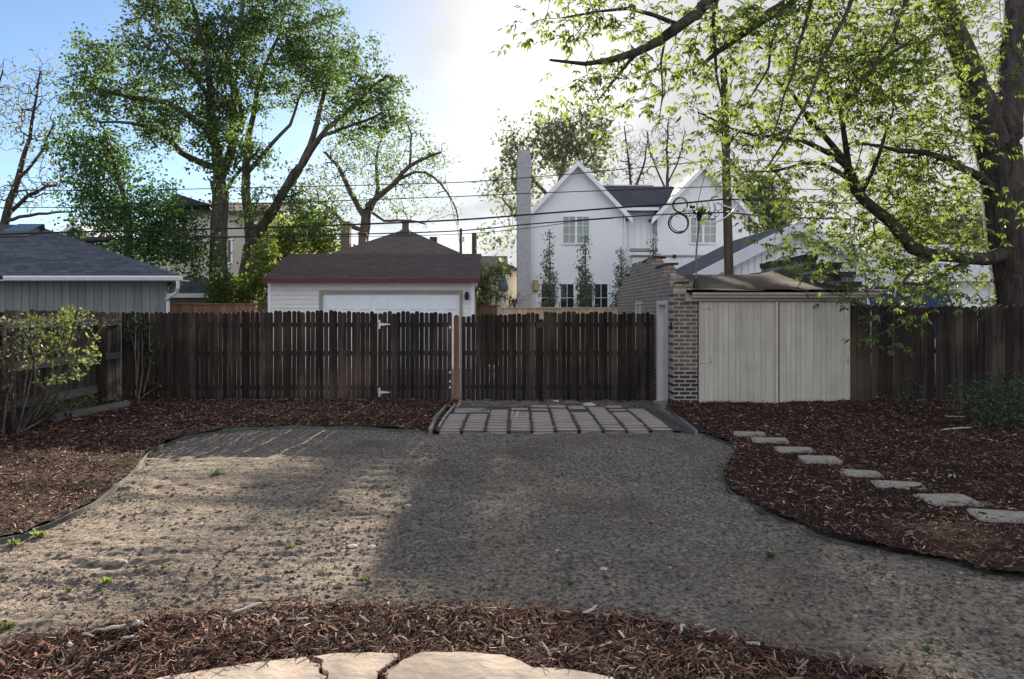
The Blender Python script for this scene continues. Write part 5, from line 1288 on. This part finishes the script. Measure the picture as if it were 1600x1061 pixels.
# the big box elder at the right, its limbs reaching over the yard
t = tree_root('box_elder_tree', 'huge leafy tree at the right with limbs reaching over the yard', 1600, 14.6)
TL = [[(1604, gy(14.6), 14.6, 56), (1600, 520, 14.6, 42), (1593, 440, 14.6, 38), (1579, 360, 14.5, 34), (1568, 290, 14.5, 31), (1560, 235, 14.5, 30)],
      [(1554, 245, 14.5, 26), (1535, 175, 14.3, 22), (1512, 105, 14.1, 19), (1488, 45, 13.9, 16), (1462, -30, 13.6, 14), (1440, -110, 13.2, 12)],
      [(1566, 245, 14.6, 25), (1578, 160, 14.8, 20), (1583, 70, 15, 17), (1588, -30, 15.2, 14), (1592, -120, 15.4, 11)],
      [(1580, 392, 14.5, 13), (1540, 404, 14.2, 10.5), (1500, 400, 14, 8.5), (1462, 400, 13.8, 9.5), (1432, 392, 13.6, 10), (1406, 366, 13.4, 9.5), (1378, 335, 13.2, 8.5), (1345, 306, 13, 8), (1327, 286, 12.9, 9), (1326, 262, 12.8, 8)],
      [(1326, 268, 12.8, 6), (1322, 230, 12.6, 4.5), (1316, 185, 12.4, 3.5), (1298, 130, 12.1, 2.4), (1285, 95, 12, 1.5)],
      [(1326, 264, 12.8, 5.5), (1300, 225, 12.4, 4.6), (1268, 190, 12, 3.6), (1238, 150, 11.6, 2.6), (1215, 125, 11.4, 1.8)],
      [(1324, 262, 12.8, 4.5), (1290, 236, 12.2, 4), (1250, 218, 11.8, 3), (1205, 212, 11.4, 2.4), (1140, 200, 11, 1.6), (1085, 175, 10.8, 1)],
      [(1326, 280, 12.9, 4), (1280, 255, 12.6, 3.2), (1230, 262, 12.3, 2.4), (1195, 270, 12, 1.5)],
      [(1560, 300, 14.5, 9), (1520, 272, 14, 6), (1478, 250, 13.4, 5), (1440, 236, 12.8, 4), (1398, 236, 12.4, 3), (1350, 225, 12, 2)],
      [(1345, 306, 13, 3.5), (1370, 250, 12.6, 3), (1392, 190, 12.4, 2), (1400, 140, 12.2, 1.3)],
      [(1520, 405, 14.1, 5), (1470, 430, 13.6, 4), (1440, 445, 13.2, 3), (1400, 440, 12.6, 2)],
      [(1462, 398, 13.8, 4), (1420, 430, 13, 3), (1395, 470, 12, 2), (1370, 500, 11.6, 1.2)],
      # high limb crossing above the frame and coming down over the yard
      [(1462, -30, 13.6, 12), (1400, -110, 12.6, 12), (1300, -130, 11.4, 12), (1200, -75, 10.4, 11), (1118, -10, 9.7, 9.5), (1062, 40, 9.3, 8.5), (1010, 75, 9.1, 7), (955, 96, 9, 5), (905, 99, 9, 3.2), (858, 96, 9, 1.8), (825, 85, 9, 1)],
      [(1062, 40, 9.3, 4), (1038, 26, 9.3, 3.6), (990, 15, 9.2, 3), (935, 18, 9.2, 2), (880, 26, 9.2, 1.2)],
      [(1030, 62, 9.2, 4), (985, 92, 9.3, 3.2), (960, 130, 9.5, 2.4), (932, 165, 9.6, 1.3)],
      [(1300, -130, 11.4, 11), (1262, -40, 11, 11), (1225, 12, 10.6, 10), (1175, 40, 10.2, 7), (1120, 85, 9.9, 4), (1085, 110, 9.7, 2)],
      [(1122, -10, 9.7, 3.5), (1112, 40, 9.6, 3), (1116, 90, 9.7, 2.6), (1123, 135, 9.8, 2), (1125, 165, 9.8, 1.2)],
      [(1040, 55, 9.2, 2.4), (1022, 75, 9.2, 2), (1040, 120, 9.2, 1.6), (1036, 160, 9.2, 1), (1030, 195, 9.2, .7)],
      # long hanging shoots
      [(1350, -60, 10, 4), (1332, 0, 9.6, 3.2), (1305, 60, 9.3, 3), (1275, 125, 9, 2.6), (1248, 180, 8.8, 2.2), (1218, 232, 8.6, 1.8), (1190, 280, 8.5, 1)],
      [(1285, -60, 10, 3.6), (1266, 10, 9.8, 3), (1248, 70, 9.6, 2.6), (1236, 120, 9.5, 2.2), (1218, 180, 9.4, 1.6), (1200, 225, 9.3, 1)],
      [(1240, -30, 10.5, 3), (1205, 60, 10, 2.4), (1200, 110, 9.8, 2), (1165, 165, 9.6, 1.2)],
      [(1488, 45, 13.9, 5), (1440, 60, 12.6, 3.5), (1380, 90, 11.6, 2.4), (1340, 130, 11, 1.5)],
      [(1440, -110, 13.2, 7), (1420, -20, 11.8, 5), (1400, 40, 11, 3.4), (1365, 100, 10.4, 2), (1340, 150, 10, 1.2)]]
TB = [(1420, 60, 85, 70, 12.4), (1540, 80, 70, 90, 15.4, .55), (1400, 150, 90, 60, 12), (1450, 200, 75, 55, 13), (1330, 120, 70, 70, 11.4), (1270, 60, 80, 55, 10.6), (1180, 60, 60, 45, 10, .8), (1100, 40, 55, 35, 9.6, .8),
      (1020, 25, 55, 22, 9.2, .6), (930, 20, 55, 18, 9.1, .5), (855, 20, 38, 18, 9, .5), (900, 70, 50, 25, 9, .45), (985, 120, 45, 50, 9.3, .35), (1080, 110, 40, 40, 9.7, .55), (930, 130, 40, 40, 9.4, .3),
      (1240, 150, 60, 50, 11, .7), (1190, 200, 50, 40, 10.8, .7), (1120, 185, 45, 40, 10.4, .45), (1140, 260, 45, 50, 10.8, .35), (1230, 280, 60, 40, 12, .6), (1290, 325, 60, 40, 13, .7), (1390, 275, 70, 50, 13.6),
      (1450, 300, 70, 50, 13.8), (1560, 260, 50, 80, 15.6, .5), (1420, 340, 70, 40, 14), (1470, 350, 60, 36, 14.4), (1330, 370, 70, 35, 13.4, .8), (1400, 415, 80, 30, 13.8), (1480, 430, 60, 28, 13.6), (1570, 400, 35, 60, 15.6, .5),
      (1250, 385, 50, 40, 12.2, .45), (1330, 430, 50, 25, 12, .5), (1420, 465, 60, 22, 11.8, .6), (1390, 492, 30, 12, 11.5, .6), (1200, 340, 40, 30, 11.8, .3), (1130, 340, 14, 25, 11.5, .35), (1080, 250, 20, 15, 11, .4), (1580, 160, 40, 80, 15.6, .5), (1380, -30, 150, 40, 11.6, .5), (1500, 470, 40, 14, 13, .3), (1530, 130, 60, 40, 13, .25), (1580, 330, 30, 60, 13.2, .18)]
g = grow(TL, TB, 2050, 121, spacing=0.35, twig_r=0.0045, wob=0.05, sag=0.1, clump=5, csig=0.28)
wood('trunk', g, 'darkbark', t, nlimb=12, flare=0.15); compound('crown', g, 4, 0.14, 0.105, 0.042, 'leafelder', t, 122)
shrub('background_tree', 'green tree mass behind the right gable of the white house', 1180, 44, [(1185, 300, 32, 30, 44), (1210, 340, 30, 25, 44), (1170, 345, 16, 22, 44, .7)], 200, 16, 0.4, 0.3, 0.2, 'leafgrey', 131, cat='tree', twr=0.008)
shrub('background_tree', 'hazy tree behind the big tree at the right', 1480, 34, [(1440, 370, 60, 40, 34), (1520, 350, 60, 55, 34), (1570, 420, 40, 40, 34), (1390, 400, 40, 20, 34)], 300, 14, 0.45, 0.3, 0.2, 'leafgrey', 133, cat='tree', twr=0.008)

# ------------------------------------------------------------------ the utility pole and what hangs from it
PD = 20.0
up = thing('utility_pole', 'tall brown wooden utility pole behind the brick shed', 'utility pole', (XP(1139, PD), PD, 0))
MB().tube([W(1141, gy(PD), PD), W(1139, 430, PD), W(1135, 270, PD), W(1131, 108, PD)], [0.135, 0.13, 0.115, 0.095], 14).build('pole', M['polewood'], up, smooth=True)
m = MB()
for py in (250, 291, 311, 332): p = W(1134, py, PD); m.tube([p + Vector((0, -0.2, 0)), p + Vector((0, -0.10, 0))], 0.035, 8)
m.build('bolt', M['galv'], up)
def wire(label, pts, r, mat='cable', name='overhead_wire', cat='wire'):
    p = [W(*q) if len(q) == 3 else W(q[0], q[1], PD - 0.17) for q in pts]
    c = [Vector(v) for v in curve(p, 6)]
    m = MB(); m.tube([v - c[0] for v in c], r, 6)
    o = m.build(name, M[mat]); o.location = c[0]
    return tag(o, label, cat)
wire('topmost thin overhead wire running left from the utility pole', [(-60, 297), (200, 297), (400, 293), (690, 286), (830, 277), (1000, 262), (1132, 249)], 0.012)
wire('second overhead wire running left, crossing the gable of the white house', [(-60, 325), (200, 323), (400, 318), (690, 308), (830, 302), (1000, 296), (1132, 291)], 0.012)
wire('thick overhead cable crossing in front of the maple trunks', [(-60, 369), (95, 363), (400, 356), (690, 345), (830, 335), (960, 325), (1060, 318), (1132, 311)], 0.024)
wire('lowest overhead cable running left from the loops on the pole', [(-60, 382), (95, 376), (400, 369), (690, 362), (830, 350), (960, 340), (1060, 334), (1132, 332)], 0.017)
wire('thin loose line sagging just below the lowest overhead cable', [(330, 372), (400, 371), (690, 367), (830, 356), (900, 346), (960, 341)], 0.009)
wire('topmost wire running right from the utility pole through the leaves', [(1136, 249), (1300, 254), (1500, 255), (1750, 250)], 0.011)
wire('middle wire running right from the utility pole', [(1136, 291), (1300, 297), (1500, 300), (1750, 298)], 0.011)
wire('thick cable running right from the utility pole behind the box elder', [(1136, 311), (1180, 313), (1300, 317), (1500, 322), (1750, 322)], 0.02)
wire('lower thick cable running right from the loops on the pole', [(1136, 332), (1190, 337), (1300, 342), (1500, 345), (1750, 343)], 0.02)
wire('thin drop wire slanting from the cable loops up over the yard', [(1086, 335, 19.8), (1098, 285, 17), (1120, 205, 14.5), (1150, 110, 12.5), (1200, -20, 11)], 0.007)
wire('thin wire dangling from the top wire above the pyramid roof', [(697, 287), (702, 305), (709, 335), (714, 352), (718, 380)], 0.008)
wire('thin wire rising from the shed roof to the cable loops', [(1082, 428, 14.6), (1088, 390, 16), (1094, 350, 19.5)], 0.006)
wire('white cable curving from the weatherhead up into the leaves', [(1093, 336, 19.4), (1098, 344, 19.2), (1112, 348, 19), (1128, 343, 18.8), (1146, 329, 18.6), (1162, 305, 18.4), (1182, 286, 18.2), (1204, 262, 18), (1222, 240, 17.6)], 0.022, 'whitecable', 'white_cable', 'cable')
wire('short white cable on the right side of the utility pole', [(1120, 318), (1140, 324), (1150, 329), (1170, 334), (1195, 338)], 0.018, 'whitecable', 'white_cable', 'cable')
wire('short white strand hanging between the two cable coils', [(1049, 322), (1051, 332), (1057, 338), (1063, 342)], 0.013, 'whitecable', 'white_cable', 'cable')
def coil(px, py, rad, tr, n, label, sd):
    c = W(px, py, PD - 0.2); m = MB(); r = random.Random(sd)
    for k in range(n): m.ring((r.uniform(-.02, .02), k * 0.03, r.uniform(-.03, .01)), rad * r.uniform(0.9, 1.05), tr, 'Y', 30, 5)
    o = m.build('cable_coil', M['cable']); o.location = c; tag(o, label, 'cable coil', 'coils hanging by the pole')
coil(1064, 320, 0.21, 0.008, 4, 'smaller upper cable coil hanging on the thick overhead cable', 1)
coil(1061, 348, 0.28, 0.012, 4, 'larger lower cable coil hanging below the lowest cable', 2)
sc_ = thing('splice_cluster', 'tangle of black drip loops and splices left of the utility pole', 'cable splices', W(1095, 330, PD - 0.2))
m = MB(); r = random.Random(4)
for k in range(9):
    p = W(1077 + k * 5 + r.uniform(-2, 2), 336 + r.uniform(-3, 3), PD - 0.2); m.ring(p, r.uniform(0.06, 0.11), 0.009, 'Y', 18, 4)
m.ring(W(1122, 323, PD - 0.2), 0.11, 0.008, 'Y', 18, 4)
m.build('drip_loop', M['cable'], sc_)
m = MB()
for k in range(7):
    p = W(1084 + r.uniform(-4, 26), 330 + r.uniform(-7, 5), PD - 0.2); m.rbox(p, (r.uniform(.08, .2), .07, r.uniform(.05, .1)), 0, 0, r.uniform(-.5, .5))
m.build('connector', M['cable'], sc_)
m = MB()
for k in range(5):
    m.tube(curve([W(1078 + 9 * k, 316, PD - 0.2), W(1082 + 9 * k, 326 + r.uniform(-2, 3), PD - 0.25), W(1084 + 8 * k, 334, PD - 0.2)], 4), 0.009, 5)
m.build('jumper', M['cable'], sc_)
p, q = W(134, 375, PD - 0.2), W(172, 374, PD - 0.2); a = (q - p)
o = MB().tube([(0, 0, 0), a * 0.06, a * 0.07, a * 0.93, a * 0.94, a], [0.05, 0.05, 0.085, 0.085, 0.05, 0.05], 12).build('splice_case', M['black']); o.location = p
tag(o, 'black cylindrical cable splice case hanging above the grey roof', 'splice case')
for px, top, d, rad, lab in ((720, 357, 62, 0.13, 'distant thin utility pole with small transformer above the brown roof'), (741, 364, 55, 0.2, 'distant thicker utility pole at the right end of the brown roof')):
    dp = thing('distant_pole', lab, 'utility pole', (XP(px, d), d, 0))
    MB().tube([(XP(px, d), d, 0), (XP(px, d), d, ZP(top, d))], rad, 8).build('pole', M['polewood'], dp)
    if px == 720: MB().tube([(XP(723.5, d), d - .1, ZP(378, d)), (XP(723.5, d), d - .1, ZP(370, d))], 0.13, 10).build('transformer', M['galv'], dp)

# ------------------------------------------------------------------ low plants
def G3(px, py, zf=zmac):
    x, y = G(px, py); return Vector((x, y, float(zf(x, y))))
t = thing('arching_shrub', 'arching shrub with bright young leaf columns against the left fence', 'shrub', (XP(40, 10.7), 10.7, 0))
L_ = [[(40, 672, 10.7, 3), (72, 622, 10.6, 2.4), (102, 560, 10.5, 1.8), (116, 505, 10.4, 1.4), (124, 476, 10.4, .8)], [(38, 672, 10.7, 2.6), (72, 640, 10.4, 2), (104, 592, 10.2, 1.6), (134, 545, 10, 1.2), (146, 512, 10, .7)],
      [(36, 672, 10.7, 2.4), (56, 600, 10.6, 1.8), (48, 540, 10.6, 1.3), (44, 488, 10.6, .8)], [(30, 674, 10.7, 2), (16, 620, 10.5, 1.6), (2, 560, 10.5, 1.2), (-4, 510, 10.5, .7)], [(44, 672, 10.7, 2), (86, 642, 10.2, 1.5), (108, 612, 10, 1), (122, 588, 9.9, .6)], [(42, 672, 10.7, 2), (78, 600, 10.8, 1.5), (84, 540, 10.8, 1), (92, 480, 10.8, .7)], [(4, 690, 9.9, 2), (8, 640, 9.9, 1.5), (18, 600, 10, 1), (30, 570, 10.1, .6)]]
bl = [(46, 540, 8, 46, 10.6), (96, 512, 12, 36, 10.6, 1.4), (78, 548, 9, 26, 10.7), (131, 548, 9, 28, 10), (118, 574, 9, 12, 10), (116, 492, 16, 10, 10.4, 1.3), (74, 592, 8, 8, 10.4, .7), (100, 592, 9, 5, 10.1), (52, 500, 10, 8, 10.6)]
g = grow(L_, bl, 300, 141, spacing=0.12, twig_r=0.0028, wob=0.015)
wood('stem', g, 'bark', t, 6, 3); leafy('foliage', g, 17, 0.045, 0.06, 0.036, 0.15, 'leafyellow', t, 142)
shrub('vine', 'tangled bare vine with small leaves along the top of the left fence', 25, 10.2, [(70, 500, 75, 12, 10.9), (15, 512, 30, 14, 10), (130, 505, 26, 12, 12.2), (165, 505, 12, 8, 13), (20, 545, 30, 40, 10.2, .5)], 420, 4, 0.06, 0.055, 0.035, 'leafgrey', 143, stems=9, wm='bark', cat='vine', twr=0.0032)
shrub('bare_vine', 'mass of bare tangled stems low against the left fence', 20, 10.4, [(15, 570, 35, 50, 10.3), (35, 620, 35, 35, 10.5), (75, 610, 40, 30, 10.8, .6), (5, 640, 25, 35, 10)], 420, 0, 0, 0, 0, 'leafgrey', 145, stems=14, wm='bark', cat='vine', twr=0.003)
shrub('creeper', 'thin creeper on the left end of the dark back fence', 215, 14.03, [(222, 506, 20, 13, 14.02), (205, 520, 10, 20, 14.02), (236, 560, 10, 40, 14.02, .5), (250, 600, 8, 25, 14.02, .5)], 170, 5, 0.04, 0.06, 0.04, 'leafdark', 147, stems=5, cat='vine', twr=0.003)
shrub('dry_weeds', 'dry twiggy weeds in the left back corner by the fence', 186, 13.7, [(186, 612, 16, 16, 13.7)], 130, 2, 0.04, 0.04, 0.03, 'leafgrey', 149, stems=8, cat='weeds', twr=0.003)
shrub('green_shrub', 'dense dark green shrub at the right in front of the fence', 1548, 10.9, [(1545, 612, 42, 26, 10.9), (1508, 622, 22, 20, 10.7), (1585, 640, 40, 40, 10.7), (1530, 650, 40, 24, 10.6), (1600, 610, 30, 24, 10.9, .7), (1570, 590, 18, 12, 10.9, .6)], 620, 13, 0.07, 0.05, 0.026, 'leafshrub', 151, stems=12, wm='darkbark', twr=0.003)
shrub('thin_shrub', 'thin sparse shrub between the shed doors and the dense green shrub', 1430, 11.6, [(1424, 610, 11, 26, 11.6), (1432, 640, 12, 20, 11.5), (1398, 622, 14, 8, 11.6, .8), (1446, 655, 9, 10, 11.4, .7)], 170, 7, 0.05, 0.045, 0.024, 'leafshrub', 153, stems=7, wm='darkbark', twr=0.003)
shrub('ground_weeds', 'green weeds sprouting over the timber below the left fence', 110, 11.6, [(85, 632, 16, 6, 11.4), (112, 640, 8, 8, 11.1), (125, 624, 12, 5, 12), (150, 628, 9, 5, 12.3)], 120, 9, 0.035, 0.06, 0.04, 'leafbright', 155, stems=6, cat='weeds', twr=0.002)
def weed(px, py, s, label, mat, seed, n=26):
    c = G3(px, py, zdirt); r = np.random.default_rng(seed)
    C = np.repeat(np.array([[0, 0, 0.0]]), 1, 0); D = np.array([[0, 0, 1.0]])
    V = leaves_at(C, D, n, s * 0.16, s * 0.5, s * 0.22, -0.35, r, 0.15); V[:, 2] = np.maximum(V[:, 2], -0.01)
    o = link_mesh('weed', np_mesh('weed', V, np.arange(len(V)).reshape(-1, 4)), M[mat]); o.location = c
    return tag(o, label, 'weed', 'small weeds in the dirt')
for k, (px, py, s, lab, mt) in enumerate([(166, 914, 0.085, 'upright bright green weed alone in the lit dirt near the front bed', 'leafbright'), (568, 904, 0.07, 'round bright green weed near the middle of the dirt', 'leafbright'), (451, 854, 0.07, 'small dark green weed left of the middle of the dirt', 'leafbright'),
        (62, 838, 0.12, 'broad low weed just under the left metal edging', 'leafyellow'), (22, 850, 0.11, 'pale weed under the left metal edging at the photo edge', 'leafyellow'), (8, 983, 0.09, 'small weed at the lower left photo edge', 'leafyellow'), (108, 926, 0.05, 'tiny weed left of the upright green one', 'leafyellow'),
        (255, 889, 0.05, 'tiny dull weed right of the upright green one', 'leafyellow'), (893, 911, 0.06, 'flat dull green weed right of centre in shaded dirt', 'leafdark'), (457, 889, 0.06, 'pale flat weed below the small dark green one', 'leafgrey'), (1447, 1016, 0.07, 'sparse weed near the lower right corner of the dirt', 'leafdark'), (338, 741, 0.13, 'yellowish tuft at the edge of the fence shadow', 'leafyellow'), (1205, 866, 0.1, 'low green tuft at the edge of the right mulch bed', 'leafdark')]):
    weed(px, py, s, lab, mt, 160 + k)
def rock(px, py, s, label, seed, zf=zdirt, mat='rock', flat=0.6):
    r = np.random.default_rng(seed); c = G3(px, py, zf); m = MB(); vs = []; n = 9
    for j, (rad, z) in enumerate(((0.75, -0.3), (1.0, 0.1), (0.8, 0.5), (0.35, 0.75))):
        for k in range(n):
            a = 2 * math.pi * k / n; q = s * rad * r.uniform(0.75, 1.15); vs.append((q * math.cos(a) * 1.25, q * math.sin(a), s * z * flat * r.uniform(.85, 1.15)))
    fs = [tuple(range(n - 1, -1, -1)), tuple(range(3 * n, 4 * n))]
    for j in range(3):
        for k in range(n): fs.append((j * n + k, j * n + (k + 1) % n, j * n + n + (k + 1) % n, j * n + n + k))
    o = m.add(vs, fs).build('rock', M[mat]); o.location = c
    return tag(o, label, 'rock', 'stray rocks')
rock(921, 634, 0.12, 'flat pale rock lying against the back gate', 1); rock(868, 629, 0.07, 'small light rock at the foot of the wide gate leaf', 2)
rock(551, 850, 0.035, 'pale clod left of its twin in the sunlit dirt', 3); rock(581, 850, 0.035, 'rounder pale clod right of its twin in the sunlit dirt', 4); rock(638, 784, 0.03, 'small white stone in the dirt near the sun patch', 5)
rock(870, 855, 0.022, 'tiny white stone on the shaded dirt right of the middle', 6); rock(943, 885, 0.025, 'white stone right of the flat dull weed', 7); rock(182, 878, 0.06, 'dark clod in the sunlit dirt above the upright weed', 8, mat='clod'); rock(277, 908, 0.05, 'dark clod right of the upright weed', 9, mat='clod')
def stick(px, py, ln, yaw, label, seed, mat='paletimber', w='front', rad=0.008):
    x, y = G(px, py); z = float(zbed(x, y, w)) + 0.03; r = random.Random(seed)
    pts = [(math.cos(yaw) * ln * t + r.uniform(-.006, .006), math.sin(yaw) * ln * t + r.uniform(-.01, .01), r.uniform(-.004, .008) + 0.012 * math.sin(3 * t)) for t in (-.5, -.2, .1, .35, .5)]
    o = MB().tube(pts, [rad * .7, rad, rad, rad * .9, rad * .5], 6).build('stick', M[mat]); o.location = (x, y, z)
    return tag(o, label, 'stick', 'pale sticks on the mulch')
for k, (px, py, ln, yaw, lab, w, rad) in enumerate([(172, 1007, .16, .1, 'pale forked looking stick near the left end of the front mulch', 'front', .009), (214, 996, .08, -.5, 'short pale chunk of wood right of the long pale stick', 'front', .012), (203, 1019, .10, -.2, 'pale flat stick below the short pale chunk', 'front', .008), (110, 1036, .10, -.9, 'curled pale stick in the lower left mulch', 'front', .010), (388, 971, .16, .5, 'grey stick at the upper rim of the front mulch', 'front', .010),
        (465, 992, .14, -.4, 'straight pale splinter above the left flagstone', 'front', .006), (922, 971, .10, .5, 'light stick right of the middle of the front mulch', 'front', .009), (1065, 1004, .07, 1.0, 'short pale piece in the right part of the front mulch', 'front', .009), (1176, 1030, .08, -1.0, 'pale upright looking piece near the right end of front mulch', 'front', .009),
        (1495, 675, .5, .1, 'long thin stick under the dense green shrub', 'right', .012), (1492, 662, .3, -1.0, 'bent pale stick beside the dense green shrub', 'right', .01), (120, 662, .2, -.3, 'pale stick in front of the timber below the left fence', 'left', .01), (172, 642, .3, .7, 'slanted thin stick in the left mulch by the fence', 'left', .007)]):
    stick(px, py, ln, yaw, lab, 180 + k, w=w, rad=rad)
m = MB()
for px in (1508, 1526):
    c = W(px, 470, SY0 + 0.02); pts = [c + Vector((0.09 * math.cos(a), 0, 0.17 * math.sin(a) - 0.05)) for a in np.linspace(0, math.pi, 12)]
    tag(MB().tube([p - c for p in pts], 0.007, 6).build('wire_hoop', M['black'], origin=None), ('left' if px == 1508 else 'right') + ' thin wire hoop standing on top of the right board fence', 'wire hoop', 'hoops on the right fence').location = c
